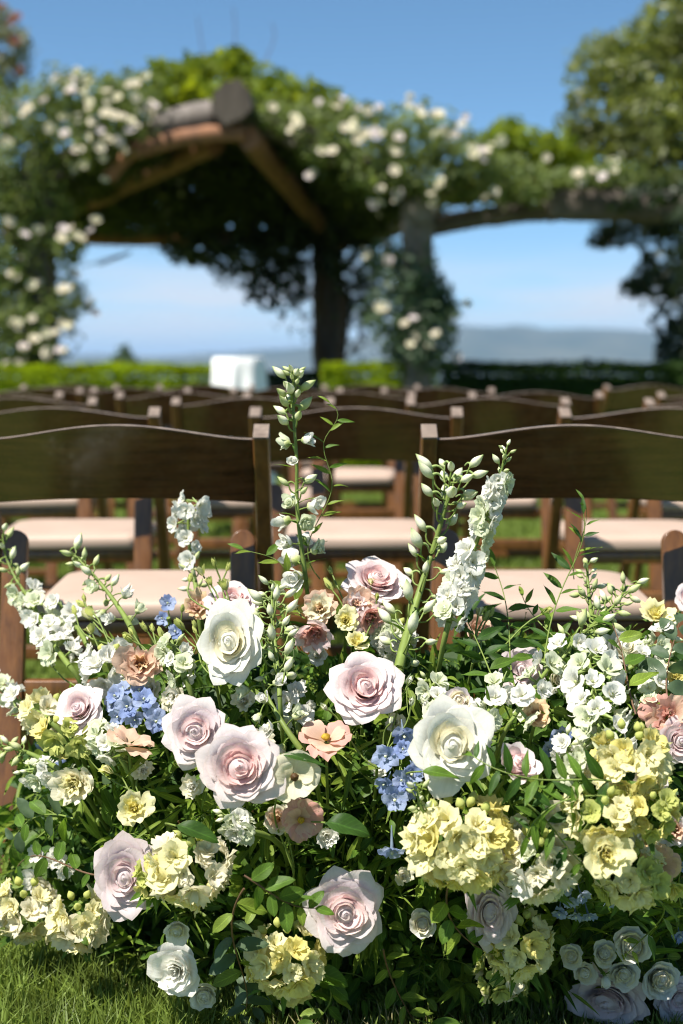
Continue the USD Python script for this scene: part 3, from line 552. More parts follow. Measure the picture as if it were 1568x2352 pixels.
rows = [  # (depth of the back board, [(px of its middle, turn, label)])
 (2.29, [(269, 0, "nearest dark wooden folding chair behind the tall white larkspur spire"), (1316, 0, "nearest dark wooden folding chair behind the leaning bud stalk and white larkspur")]),
 (3.25, [(115, 1, "second row folding chair whose post shows above the nearest chair's board"), (822, -1, "second row folding chair framed between the two nearest chairs"), (1528, 0, "second row folding chair behind the ruscus twigs"),]),
 (4.22, [(22, 1, "third row folding chair at the open edge of the rows by the climbing rose"), (578, 0, "third row folding chair whose back shows beside the tip of the tall spire"), (1122, 0, "third row folding chair in line with the rose shrub"), (1660, 0, "third row folding chair in line with the shaded tree")]),
 (5.18, [(-20, 2, "fourth row folding chair nearest to the climbing rose"), (428, 0, "fourth row folding chair below the white cloth table"), (800, 0, "fourth row folding chair in line with the thick back post"), (1236, -2, "fourth row folding chair with a sunlit back before the dark hedge"), (1670, 0, "fourth row folding chair before the dark hedge beside the big tree")]),
 (6.15, [(90, 0, "fifth row folding chair before the lit hedge"), (300, 2, "fifth row folding chair before the end of the lit hedge"), (655, 0, "fifth row folding chair just past the white cloth table"), (1010, -2, "fifth row folding chair before the rose shrub")]),
 (7.10, [(160, 0, "last row folding chair before the lit hedge"), (470, 0, "last row folding chair before the white cloth table"), (850, 2, "last row folding chair before the half shaded hedge"), (1468, 14, "last row folding chair turned a little and alone before the dark hedge")]),
]
chair0 = None
for Yb, row in rows:
    for px, turn, label in row:
        c = at(px, 900, Yb); loc = (c[0], Yb + .20 + (R.gauss(0, .03) if Yb > 2.5 else 0), 0.0)
        if chair0 is None:
            chair0 = build_chair(label); UsdGeom.Xformable(chair0.prim).GetOrderedXformOps()[0].Set(Gf.Vec3d(*loc))
            continue
        x = UsdGeom.Xform.Define(stage, numbered("/World/folding_chair"))
        x.GetPrim().GetReferences().AddInternalReference(chair0.prim.GetPath()); x.GetPrim().SetInstanceable(True)
        UsdGeom.Xformable(x).GetOrderedXformOps()[0].Set(Gf.Vec3d(*loc)) if UsdGeom.Xformable(x).GetOrderedXformOps() else x.AddTranslateOp().Set(Gf.Vec3d(*loc))
        x.AddRotateZOp().Set(float(turn + (R.gauss(0, 1.3) if Yb > 2.5 else 0)))
        tag(x.GetPrim(), label, "chair", CHAIR_G)

# ------------------------------------------------------------------ grass
def grass(regions, seed):
    rg = np.random.default_rng(seed); Ps, H, Wd = [], [], []
    for x0, x1, y0, y1, n, h, w in regions:
        P = np.column_stack([x0 + (x1 - x0) * rg.random(n), y0 + (y1 - y0) * rg.random(n), np.zeros(n)])
        Ps.append(P); H.append(h * (.55 + .8 * rg.random(n)) * (.7 + .6 * meshkit.noise(P * 9, seed))); Wd.append(w * (.7 + .6 * rg.random(n)))
    P = np.vstack(Ps); h = np.concatenate(H)[:, None]; w = np.concatenate(Wd)[:, None]; n = len(P)
    a = rg.random(n) * 2 * math.pi; S = np.stack([np.cos(a), np.sin(a), 0 * a], -1); b = rg.random(n) * 2 * math.pi; D = np.stack([np.cos(b), np.sin(b), 0 * b], -1) * (.12 + .75 * rg.random(n) ** 1.5)[:, None]
    Zv = np.array([0, 0, 1.]); m = P + Zv * h * .58 + D * h * .22; tip = P + Zv * h * (1 - .15 * np.linalg.norm(D, axis=1, keepdims=True)) + D * h * .85
    v = np.stack([P - S * w * .5, P + S * w * .5, m + S * w * .42, m - S * w * .42, tip], 1).reshape(-1, 3); q = np.arange(n)[:, None] * 5
    return v, np.vstack([q + [0, 1, 2], q + [0, 2, 3], q + [3, 2, 4]])
p = put("lawn_grass", grass([(-.75, -.12, 1.70, 2.35, 17000, .060, .0038), (-.12, .75, 1.86, 2.35, 16000, .04, .0036), (-.14, .75, 1.70, 1.86, 2600, .028, .0034), (-.9, .9, 2.35, 3.4, 30000, .036, .0042), (-1.6, 1.8, 3.4, 6.5, 50000, .034, .007), (-3., 3.4, 6.5, 10.8, 40000, .034, .012)], 77), "grass_blade", smooth=False, kind="stuff")
tag(stage.GetPrimAtPath(p), "short mown green lawn grass below the flowers and between the chairs", "grass")
p = put("dry_grass", grass([(-.75, .75, 1.72, 2.35, 5000, .030, .0024)], 78), "grass_straw", smooth=False, kind="stuff")
tag(stage.GetPrimAtPath(p), "thin dry straw coloured blades among the lawn grass", "grass")

# ------------------------------------------------------------------ the air
haze = usdkit.material(stage, "/World/Looks/valley_air", {"v": ("principled_volume", {"color": (.50, .71, .98), "density": HAZE, "anisotropy": .2})}, volume="v.volume"); M["valley_air"] = haze
put("haze", tri(box_mesh([-40000, -6000, -160], [40000, 45000, 480], 1.0)), "valley_air", smooth=False, kind="stuff")
# ------------------------------------------------------------------ the floral arrangement: shapes
MARKS = []                                            # (px, py, label) of each bloom
def Yf(px, py):
    """Depth of the arrangement's face: it bulges half way up, leans back above and tucks in at the grass."""
    y = 1.70 + .30 * np.clip((520 - px) / 520, -.1, 1.15) ** 2 * (px < 520) + .24 * np.clip((1760 - py) / 450, 0, 1.6) ** 1.2
    y += .13 * np.clip((py - 2030) / 320, 0, 1.1) ** 1.3 + .05 * np.clip((px - 1250) / 320, 0, 1.3) ** 2
    y -= .065 * np.clip((px - 850) / 300, 0, 1) * np.clip((2190 - py) / 150, 0, 1) * np.clip((py - 1450) / 300, 0, 1)
    return float(y)
def fpos(px, py, dY=0.0): return at(px, py, Yf(px, py) + dY)
def petal(t, phi, rg, P, nu=7, nv=8):
    """One petal of a rosette; t runs from the heart (0) to the rim (1)."""
    lerp = lambda a: np.interp(t, [0, .5, 1], a)
    b, m, tip = (math.radians(lerp(P[k]) + rg.normal() * P.get("jit", 5)) for k in ("base", "mid", "tip"))
    L, aw, r0, z0 = lerp(P["len"]) * (1 + .06 * rg.normal()), lerp(P["wide"]), lerp(P.get("r0", (.02, .05, .09))), lerp(P.get("z0", (0, 0, 0)))
    s = np.linspace(0, 1, 25); th = np.interp(s, [0, .25, .62, .86, 1], [b, (b + m) / 2, m, m * .35 + tip * .65, tip])
    rr = r0 + np.concatenate([[0], np.cumsum(np.sin((th[1:] + th[:-1]) / 2))]) * L / 24; zz = z0 + np.concatenate([[0], np.cumsum(np.cos((th[1:] + th[:-1]) / 2))]) * L / 24
    rr = np.maximum(rr, .012)
    U, V = np.meshgrid(np.linspace(-1, 1, nu), np.linspace(0, 1, nv) ** .85)
    k = lerp(P.get("round", (.12, .2, .30)))
    Vp = V * (1 - k * np.abs(U) ** lerp(P.get("pw", (2.4, 2.2, 1.9))) * V) + lerp(P.get("point", (0, 0, .05))) * np.exp(-(U / .17) ** 2) * V ** 5
    sh = np.sin(np.pi * np.clip(.10 + .66 * V, 0, 1)) ** .75
    r, z = np.interp(Vp, s, rr), np.interp(Vp, s, zz)
    over = np.clip(Vp - 1, 0, None); r = r + over * L * math.sin(tip); z = z + over * L * math.cos(tip)
    ph = rg.random() * 6.3; ruf = lerp(P.get("ruffle", (0.01, .015, .02))); fr = P.get("freq", 2.2)
    wav = np.sin(fr * U * 3.14 + ph) * V ** 3 + .5 * np.sin(fr * 2.3 * U * 3.14 + ph * 2) * V ** 5
    flat = lerp(P.get("flat", (0, .12, .35)))
    a = U * aw * sh
    r = r * (1 + P.get("spiral", .09) * U * (1 - .4 * t)) + ruf * wav * math.cos(th[-6])
    z = z + ruf * wav * math.sin(abs(th[-6])) + flat * 0 - lerp(P.get("roll", (0, .02, .16))) * np.clip(np.abs(U) - .35, 0, 1) ** 2 * V ** 3
    rad = r / np.maximum(np.cos(a * flat), .35)
    v = np.stack([rad * np.cos(a + phi), rad * np.sin(a + phi), z], -1)
    cr = P.get("crumple", .075); o = rg.random(3) * 50
    v = v + cr * V[..., None] * np.stack([meshkit.noise(v * 3.2 + o + 7 * i, 5 + i) - .5 for i in range(3)], -1)
    return v.reshape(-1, 3), grid_faces(nu, nv)
ROSE = dict(base=(5, 44, 70), mid=(-7, 20, 58), tip=(-14, 56, 116), len=(.72, .86, 1.10), wide=(2.6, 1.25, .86), r0=(.012, .07, .12), round=(.08, .18, .36), pw=(2.4, 2.2, 1.6), point=(0, .02, .05), roll=(0, .03, .09), flat=(0, .15, .5), heart=.20)
ROSE_CUP = dict(ROSE, mid=(-5, 8, 36), tip=(-8, 30, 92), len=(.74, .86, 1.0))
SPRAY = dict(ROSE_CUP, wide=(1.9, 1.15, .85), point=(0, 0, .02), len=(.55, .74, .9), ruffle=(.01, .02, .03))
BALL = dict(base=(8, 40, 62), mid=(-7, 3, 22), tip=(-14, 8, 62), len=(.74, .84, .95), wide=(2.4, 1.35, 1.0), r0=(.012, .07, .12), round=(.05, .08, .14), point=(0, 0, .02), roll=(0, .02, .08), flat=(0, .1, .3), crumple=.08, heart=.22, ruffle=(.01, .02, .04))
LISI = dict(base=(10, 44, 62), mid=(-6, 14, 36), tip=(-4, 58, 96), len=(.66, .82, 1.0), crumple=.12, wide=(2.2, 1.2, .9), r0=(.03, .07, .1), round=(.05, .08, .12), point=(0, 0, 0), ruffle=(.05, .085, .11), freq=2.4, roll=(0, 0, .05), jit=9)
OPEN = dict(LISI, base=(58, 62, 66), mid=(60, 66, 72), tip=(75, 92, 110), ruffle=(.05, .07, .09), len=(.8, .95, 1.05), wide=(.9, .8, .75))
CARN = dict(LISI, mid=(4, 34, 62), tip=(20, 75, 110), ruffle=(.07, .10, .13), freq=3.2, len=(.6, .85, 1.0), wide=(.9, .8, .62))
def guv(v, nu, nv): return grid_uv(46, 5) if len(v) == 230 else grid_uv(6, 16) * [1, 0] + [0, .5] if len(v) == 96 else grid_uv(nu, nv)
def qbez(a, b, c, n=12):
    t = np.linspace(0, 1, n)[:, None]; return (1 - t) ** 2 * np.asarray(a) + 2 * t * (1 - t) * np.asarray(b) + t * t * np.asarray(c)
def rosette(P, n, seed, nu=7, nv=8, dens=.78):
    rg = np.random.default_rng(seed)
    h = P.get("heart", 0); out = []
    if h:                                             # the rolled heart: one sheet wound into a spiral
        A = np.linspace(0, 1, 46); H = np.linspace(0, 1, 5); a_, h_ = np.meshgrid(A, H); tn, el, sg = 6.5 + 4.5 * rg.random(), .72 + .3 * rg.random(), 1 if rg.random() < .5 else -1; th = a_ * tn + rg.random() * 6; th0 = rg.random() * 3
        rad = (.012 + h * 1.15 * a_) * (1.06 - .22 * h_ ** 2) + .02 * np.sin(th * 1.7 + 4 * h_) + .012 * np.sin(th * 3.1); z = .74 - .07 * a_ + (.10 + .03 * np.sin(th * .9)) * h_ 
        xa, ya = rad * np.cos(th) * el, sg * rad * np.sin(th)
        out.append((0.0, (np.stack([xa * math.cos(th0) - ya * math.sin(th0), xa * math.sin(th0) + ya * math.cos(th0), z], -1).reshape(-1, 3), grid_faces(46, 5))))
        q_ = np.linspace(0, 1, 6); a2 = np.linspace(0, 2 * np.pi, 16); Q, A2 = np.meshgrid(q_, a2)      # the tightly furled middle that closes the bottom of the spiral
        zz = .775 - .05 * Q - .16 * np.clip(Q - .25, 0, 1) ** .8 + .012 * np.sin(3 * A2 + 9 * Q)
        out.append((0.0, (np.stack([.30 * Q ** 1.1 * np.cos(A2), .30 * Q ** 1.1 * np.sin(A2), zz], -1).reshape(-1, 3), grid_faces(6, 16))))
    return out + [(k / max(1, n - 1), petal((h * 1.2 + (1 - h * 1.2) * k / max(1, n - 1)) ** dens, k * 2.39996 + rg.normal() * .16, rg, P, nu, nv)) for k in range(n)]
def ellip(pos, axis, length, rad, tipy=.25, sides=7, rings=7):
    F = frame(axis, .3); s = np.linspace(0, 1, rings); r = np.sin(np.pi * np.clip(s, .02, .985)) ** .8 * (1 - tipy * s); g = np.arange(sides) * 2 * np.pi / sides
    v = np.stack([rad * r[:, None] * np.cos(g) * (1 + .06 * np.cos(3 * g)), rad * r[:, None] * np.sin(g) * (1 + .06 * np.cos(3 * g)), np.repeat(length * (s - .0)[:, None], sides, 1)], -1).reshape(-1, 3)
    i, j = np.meshgrid(np.arange(rings - 1), np.arange(sides), indexing="ij")
    uv = np.stack([np.tile(np.abs(np.linspace(-1, 1, sides)), rings), np.repeat(s, sides)], -1)
    return v @ F + pos, np.stack([i * sides + j, i * sides + (j + 1) % sides, (i + 1) * sides + (j + 1) % sides, (i + 1) * sides + j], -1).reshape(-1, 4), uv
def leaf_mesh(pos, d, nrm, L, W, fold=.25, curl=.25, shape="lance", nu=5, nv=8, twist=0.0):
    d = d / np.linalg.norm(d); x = np.cross(d, nrm); x /= np.linalg.norm(x) + 1e-9; n = np.cross(x, d)
    U, V = np.meshgrid(np.linspace(-1, 1, nu), np.linspace(0, 1, nv))
    if shape == "lance": w = np.sin(np.pi * V ** .78) ** 1.05 * (1 - .12 * V)
    elif shape == "round": w = np.sin(np.pi * np.clip(V, 0, 1) ** .9) ** .62
    else: w = (1 - V) ** .6 * np.clip(V * 6, 0, 1)
    ang = curl * V; y = np.where(abs(curl) > 1e-4, np.sin(ang) / (curl + 1e-9), V) * L; h = -(1 - np.cos(ang)) / (curl + 1e-9) * L
    tw = twist * V; xs = U * w * W / 2
    P = pos + y[..., None] * d + h[..., None] * n + (xs * np.cos(tw))[..., None] * x + (np.abs(U) * w * W / 2 * fold + xs * np.sin(tw) + .06 * W * np.sin(V * 9 + U * 2))[..., None] * n
    return P.reshape(-1, 3), grid_faces(nu, nv), grid_uv(nu, nv)
CORE = lambda px, py: at(784 + (px - 784) * .72, py + 420 if py < 1700 else 2020 + (py - 1700) * .35, min(Yf(px, py) + .26, 2.2))
def stem_to(th, p, axis, px, py, r=.0022, n=10, m="stem_green"):
    q = CORE(px, py); a = p - np.asarray(axis) * .035
    mid = a - np.asarray(axis) * .06 + (q - a) * .35 + np.array([R.gauss(0, .008), 0, 0])
    th.add("stem", tube(qbez(p, mid, q, n), r, 6), m)
def vec(ax, up, tow): v = np.array([ax, -tow, up], float); return v / np.linalg.norm(v)

FLOWER_SEED = [100]; rg0 = random.Random(3)
def bloom(name, label, cat, px, py, d, axis=(0, .45, .9), n=30, P=ROSE, mats=("petal_white",), dY=0.0, group=None, nu=7, nv=8, centre=None, sepals=5, dens=.88, squash=1.0, lift=.34, stem_r=.0022, sq=(1, 1), spin=None, seed=None):
    MARKS.append((px, py, label)); FLOWER_SEED[0] += 1; seed = seed or FLOWER_SEED[0]
    c = fpos(px, py, dY); Rr = size_at(d, c[1]) / 2; ax = vec(*axis)
    F = frame(ax, (0.0 if tuple(sq) != (1, 1) else R.random() * 6.28) if spin is None else spin); pos = c - ax * Rr * lift
    t = Thing(name, label, cat, pos, group)
    for tt, (v, f) in rosette(P, n, seed, nu, nv, dens):
        i = min(len(mats) - 1, int(tt * len(mats)) if len(v) not in (230, 96) else 1)
        v = v * np.array([sq[0], sq[1], squash]) * Rr * .98
        t.add("petal", (v @ F + pos, f, guv(v, nu, nv)), mats[i])
    if sepals:
        for k in range(sepals):
            a = k * 6.2832 / sepals + .3; dr = (math.cos(a) * F[0] + math.sin(a) * F[1])
            t.add("sepal", leaf_mesh(pos - ax * .002, dr * .75 - ax * .4, ax, Rr * .62, Rr * .20, curl=-.5), "leaf_mid")
    if centre:
        t.add("centre", ellip(pos + ax * Rr * .10, ax, Rr * .30, Rr * .17, 0), centre)
    stem_to(t, pos, ax, px, py, stem_r)
    return t

def floret_mesh(pos, axis, r, rg, n1=6, n2=5, ruffle=.13, cup=56, inner_tip=40, spin=None):
    P = dict(base=(28, cup * .8, cup), mid=(10, cup * .75, cup * .95), tip=(inner_tip, 80, 100), len=(.55, .9, 1.0), wide=(1.0, .95, .80), ruffle=(ruffle * .8, ruffle, ruffle), freq=1.8, round=(.1, .12, .15), point=(0, 0, 0), roll=(0, 0, .04), r0=(.02, .04, .06), jit=10, crumple=.20)
    ms = [petal(.25 + .3 * (k > 2), k * 2.1 + rg.random(), rg, P, 5, 4) for k in range(n2)] + [petal(.9, k * 6.2832 / n1 + rg.normal() * .12, rg, P, 5, 5) for k in range(n1)]
    v, f = join(ms); uv = np.vstack([grid_uv(5, 4)] * n2 + [grid_uv(5, 5)] * n1); return v * r @ frame(axis, rg.random() * 6.28 if spin is None else spin) + pos, f, uv

def stock(label, px, py, rx, ry, mats, axis=(0, .75, .65), dY=0.0, fr=20, seed=1, group=None, depth=None, tipbuds=5, n=None, name="stock_flower", cat="stock"):
    """A dense head of ruffled florets round a thick stalk."""
    MARKS.append((px, py, label)); rg = np.random.default_rng(seed); c = fpos(px, py, dY); Y = c[1]; rx, ry, fr = size_at(rx, Y), size_at(ry, Y), size_at(fr * 1.55, Y)
    ax = vec(*axis); F = frame(ax, 0); t = Thing(name, label, cat, c, group)
    S = np.array([1., 0, 0]); dp = depth or min(rx, ry) * .85
    n = n or int(2.3 * 4 * math.pi * ((rx * ry + rx * dp + ry * dp) / 3) / (math.pi * fr * fr))
    for k in range(n):
        z = 1 - 2 * (k + .5) / n; a = k * 2.39996; q = math.sqrt(1 - z * z); u = np.array([q * math.cos(a), q * math.sin(a), z])   # x right, y depth, z up
        if u[1] > .62: continue
        p = c + u * np.array([rx, dp, ry]) * (.86 + .18 * rg.random()); nn = u / np.array([rx, dp, ry]); nn = nn / np.linalg.norm(nn) + rg.normal(size=3) * .28 + np.array([0, 0, .12])
        if z > 1 - .10 * tipbuds / 2 and tipbuds:
            t.add("bud", ellip(p, nn, fr * .8, fr * .34, .2), "petal_lime"); continue
        t.add("floret", floret_mesh(p, nn, fr * (.85 + .4 * rg.random()), rg, 6, 5, .13, 54), mats[int(rg.random() * len(mats))])
    for k in range(5):
        a = rg.random() * 6.28; t.add("leaf", leaf_mesh(c + [0, .01, -ry * .6], np.array([math.cos(a), -.5, -.4]), np.array([0, -1, .5]), ry * .9 + .02, .010, curl=.6), "leaf_mid")
    t.add("stalk", tube(qbez(c + [0, 0, ry * .3], c + [0, .05, -ry], CORE(px, py), 10), .0028, 7), "stem_green")
    return t

def spike(name, label, cat, path, zones, dY=0.0, seed=1, group=None, stem=(.0016, .0042), mats=("petal_white",), spur=True, leafy=0, stemmat="stem_green", budmat="bud_green"):
    """A flower spike along a line of pixels (tip first). zones: (s0, s1, kind, count, size px, reach px)."""
    rg = np.random.default_rng(seed); Y0 = [Yf(*q[:2]) if q[1] > 1350 else Yf(q[0], 1350) for q in path]; Yl = np.mean(Y0) if max(Y0) - min(Y0) > .25 else None
    pts = [at(q[0], q[1], (Y0[i]) + dY + (q[2] if len(q) > 2 else 0)) for i, q in enumerate(path)]
    C = bez(pts, 60); t = Thing(name, label, cat, C[-1], group); Y = C[:, 1].mean()
    tan = np.gradient(C, axis=0); tan /= np.linalg.norm(tan, axis=1, keepdims=True)
    t.add("stem", tube(C, np.linspace(stem[0], stem[1], 60), 7), stemmat)
    ph = rg.random() * 6.28; kk = 0
    for s0, s1, kind, cnt, size, reach in zones:
        for k in range(cnt):
            s = s0 + (s1 - s0) * (k + .5 + rg.normal() * .15) / cnt; i = int(np.clip(s, 0, 1) * 59); p0 = C[i]; up = -tan[i]
            a = ph + kk * 2.39996 + rg.normal() * .25; kk += 1
            F = frame(up, 0); side = math.cos(a) * F[0] + math.sin(a) * F[1]; side = side + np.array([0, -.25, 0])
            rs, rc = size_at(size * (.8 + .4 * rg.random()), Y), size_at(reach * (.85 + .3 * rg.random()), Y)
            if kind == "bud":
                d = side * .8 + up * .75; d /= np.linalg.norm(d); p = p0 + d * rc
                t.add("pedicel", tube(bez([p0, p0 + side * rc * .45 + up * rc * .12, p], 6), .0008 + rs * .02, 5), stemmat)
                d2 = d + side * .3 + rg.normal(size=3) * .15; b = t.add("bud", ellip(p, d2, rs * (vz := .72 + .42 * rg.random() ** .8) * 1.12, rs * vz * (.27 + .07 * rg.random()), .45, 8, 8), budmat if (k % 3 or budmat != "bud_green") else "bud_white")
                if spur and size > 24: t.add("spur", tube(bez([p + d2 * rs * .15, p + d2 * rs * .0 - side * rs * .1 + up * rs * .3, p - d2 * rs * .5 + up * rs * .45], 6), np.linspace(rs * .09, rs * .04, 6), 5), budmat, parent=b)
            elif kind == "bell":
                d = side + up * .15 + rg.normal(size=3) * .15; p = p0 + d / np.linalg.norm(d) * rc
                t.add("pedicel", tube(bez([p0, p0 + side * rc * .5 + up * rc * .15, p], 6), .0010, 5), stemmat)
                P = dict(SPRAY, len=(.7, .95, 1.15), mid=(-14, -2, 12), tip=(-30, 20, 60))
                for tt, (v, f) in rosette(P, 8, seed * 50 + kk, 6, 6): t.add("petal", ((v * rs * .62) @ frame(d, rg.random() * 6) + p, f, guv(v, 6, 6)), mats[kk % len(mats)])
                t.add("calyx", ellip(p - d * rs * .12, d, rs * .42, rs * .24, .3), "bud_green")
            else:
                d = side + up * .12 + np.array([0, -.3, 0]) + rg.normal(size=3) * .22; d /= np.linalg.norm(d); p = p0 + side / np.linalg.norm(side) * rc
                t.add("pedicel", tube(bez([p0, p0 + side * rc * .5 + up * rc * .1, p], 5), .0009, 5), stemmat)
                m = mats[kk % len(mats)]; fl = t.add("floret", floret_mesh(p, d, rs * (.66 if kind == 'floret' else .62), rg, 6 if kind == 'floret' else 5, 4 if kind == 'floret' else 2, .11 if kind == 'floret' else .03, 58 if kind == 'floret' else 42), m)
                if spur: t.add("spur", tube(bez([p, p - d * rs * .35 + up * rs * .12, p - d * rs * .75 + up * rs * .3], 5), np.linspace(rs * .10, rs * .03, 5), 5), "bud_white", parent=fl)
                if kind == "cup": t.add("eye", ellip(p + d * rs * .06, d, rs * .16, rs * .07, .1, 5, 4), "bud_green", parent=fl)
    for k in range(leafy):
        s = .35 + .6 * (k + rg.random()) / max(1, leafy); i = int(min(s, .99) * 59); a = rg.random() * 6.28; F = frame(-tan[i], 0)
        t.add("leaf", leaf_mesh(C[i], math.cos(a) * F[0] + math.sin(a) * F[1] + .5 * F[2] + np.array([0, -.3, 0]), -tan[i], size_at(50 + 30 * rg.random(), Y), size_at(9, Y), curl=.5), "leaf_mid")
    q = CORE(path[-1][0], max(path[-1][1], 1450)); e = C[-1]
    t.add("stem", tube(qbez(e, e + tan[-1] * .07 + [0, .02, 0], q, 10), np.linspace(stem[1], stem[1] * .5, 10), 6), stemmat)
    return t

def delphinium(label, florets, seed, mats=("petal_blue", "petal_blue_pale"), stalk=None, buds=()):
    """Blue delphinium: each floret has five rounded petals, a pale eye and a spur. florets: (px, py, d, (axis), dY)"""
    rg = np.random.default_rng(seed); cx, cy = np.mean([f[0] for f in florets]), np.mean([f[1] for f in florets])
    MARKS.append((cx, cy, label)); base = fpos(cx, cy, .06); t = Thing("blue_delphinium", label, "delphinium", base)
    for px, py, d, ax, dY in florets:
        c = fpos(px, py, dY); r = size_at(d, c[1]) / 2; a = vec(*ax); F = frame(a, rg.random() * 6)
        fl = t.add("floret", ellip(c - a * r * .05, a, r * .35, r * .13, .1, 6, 5), "bud_white")
        P = dict(base=(40, 50, 58), mid=(40, 52, 62), tip=(60, 78, 92), len=(.8, .9, 1.0), wide=(.85, .82, .80), ruffle=(.06, .10, .14), round=(.1, .12, .2), point=(0, 0, .02), roll=(0, 0, .05), jit=13, crumple=.26)
        for k in range(3): t.add("petal", place(petal(.3, k * 2.09 + 1, rg, P, 6, 6), F, c - a * r * .25, r * .62) + (grid_uv(6, 6),), mats[1], parent=fl)
        for k in range(5): t.add("petal", place(petal(.9, k * 1.2566 + rg.normal() * .1, rg, P, 6, 6), F, c - a * r * .3, r * 1.05) + (grid_uv(6, 6),), mats[int(rg.random() * len(mats))], parent=fl)
        t.add("spur", tube(bez([c - a * r * .25, c - a * r * .9 + [0, 0, r * .15], c - a * r * 1.5 + [0, 0, r * .5]], 6), np.linspace(r * .14, r * .05, 6), 5), mats[0], parent=fl)
        t.add("pedicel", tube(bez([c - a * r * .3, c - a * r * .6 + [0, 0, -.004], base + [0, 0, rg.normal() * .01]], 7), .0009, 5), "stem_green")
    for px, py, d in buds:
        c = fpos(px, py, -.01); t.add("bud", ellip(c, vec(rg.normal() * .5, .8, .4), size_at(d, c[1]), size_at(d, c[1]) * .33, .3), "bud_green")
        t.add("pedicel", tube(bez([c, c + [0, .01, -.01], base], 6), .0008, 5), "stem_green")
    t.add("stem", tube(bez([base, CORE(cx, cy)], 6), .003, 6), "stem_green")
    return t

def bud_spray(label, buds, seed, mats=("petal_lime", "petal_pale_yellow"), group=None, name="lisianthus_bud", foot=None):
    """Closed and half open yellow green buds, each on a thin stalk of one branching stem. buds: (px, py, size px, how open 0-1)"""
    rg = np.random.default_rng(seed); cx, cy = np.mean([b[0] for b in buds]), max(b[1] for b in buds)
    fx, fy = foot or (cx + (784 - cx) * .18, cy + 110); joint = fpos(fx, fy, .03); t = Thing(name, label, "flower bud", joint, group)
    for px, py, d, op in buds:
        c = fpos(px, py, -.005 + rg.normal() * .012); s = size_at(d, c[1]); up = c - joint; up = up / np.linalg.norm(up) + rg.normal(size=3) * .2 + np.array([0, -.25, .2]); up /= np.linalg.norm(up)
        base = c - up * s * .5
        if op < .3:
            for tt, (v, f) in rosette(dict(SPRAY, mid=(-14, -8, 0), tip=(-30, -22, -10), len=(.9, 1., 1.05), wide=(1.6, 1.3, 1.1), r0=(.02, .05, .10)), 5, seed * 9 + int(px), 5, 6): t.add("petal", ((v * s * .62 * [.8, .8, 1.45]) @ frame(up, rg.random() * 6) + base, f, guv(v, 5, 6)), mats[0])
        else:
            for tt, (v, f) in rosette(dict(LISI, mid=(-10, 0, 14), tip=(-5, 30, 30 + 60 * op), len=(.8, .95, 1.1)), 8, seed * 9 + int(px), 6, 7): t.add("petal", ((v * s * .60 * [.9, .9, 1.2]) @ frame(up, rg.random() * 6) + base, f, guv(v, 6, 7)), mats[1] if len(mats) > 1 and tt < .8 else mats[0])
        for k in range(4):
            a = k * 1.57 + .4; F = frame(up); t.add("sepal", leaf_mesh(base, (math.cos(a) * F[0] + math.sin(a) * F[1]) * .55 + up * .8, up, s * .6, s * .10, curl=-.2, nu=3, nv=5), "stem_green")
        t.add("stem", tube(bez([base, base - up * .02, (base + joint) / 2 + [0, 0, -.006], joint], 9), .0012, 5), "stem_green")
    t.add("stem", tube(bez([joint, CORE(fx, fy)], 6), .002, 5), "stem_green")
    return t

def sprig(name, label, pts3, n, L, W, mats, seed, shape="lance", group=None, cat="leafy sprig", spread=.9, curl=.5, fold=.22, pair=False, stem_r=.0014, stemmat="stem_green", forward=.35, s0=.08, tipleaf=True):
    """A stem with leaves. pts3: world points from the foot to the tip."""
    rg = np.random.default_rng(seed); C = bez(pts3, 30); t = Thing(name, label, cat, C[0], group)
    t.add("stem", tube(C, np.linspace(stem_r, stem_r * .45, 30), 5), stemmat); tan = np.gradient(C, axis=0); tan /= np.linalg.norm(tan, axis=1, keepdims=True)
    flat = np.cross(tan[15], [0, -1, .35]); flat /= np.linalg.norm(flat) + 1e-9
    for k in range(n):
        s = s0 + (1 - s0) * (k + .5) / n; i = min(29, int(s * 29)); sg = 1 if k % 2 else -1
        for g in ((1, -1) if pair else (sg,)):
            d = tan[i] * (1 - spread * .55) + flat * g * spread + rg.normal(size=3) * .26 + np.array([0, -forward * rg.random(), .10])
            nr = np.array([0, -.62, .78]) + rg.normal(size=3) * .35; sc = (.75 + .4 * rg.random()) * (1 - .35 * s ** 3)
            t.add("leaf", leaf_mesh(C[i], d, nr, L * sc, W * sc, fold, curl * (.3 + rg.random()), shape, 5, 7, rg.normal() * .25), mats[int(rg.random() * len(mats))])
    if tipleaf: t.add("leaf", leaf_mesh(C[-1], tan[-1] + rg.normal(size=3) * .15, np.array([0, -.7, .7]), L * .7, W * .6, fold, curl, shape, 5, 7), mats[-1])
    return t

_STOP = set("touching tucked under in with lying peeking facing beside low half turned behind at rising standing perched sagging seen hanging just between squeezed over on above drooping of deep leaning topmost resting reaching hidden poking crossing before close to crowned bending wide that and along across as near around among barely".split())
def nick(label):
    w = label.split(); k = next((i for i, x in enumerate(w) if i >= 2 and x in _STOP), len(w)); return " ".join(w[:min(k, 6)])
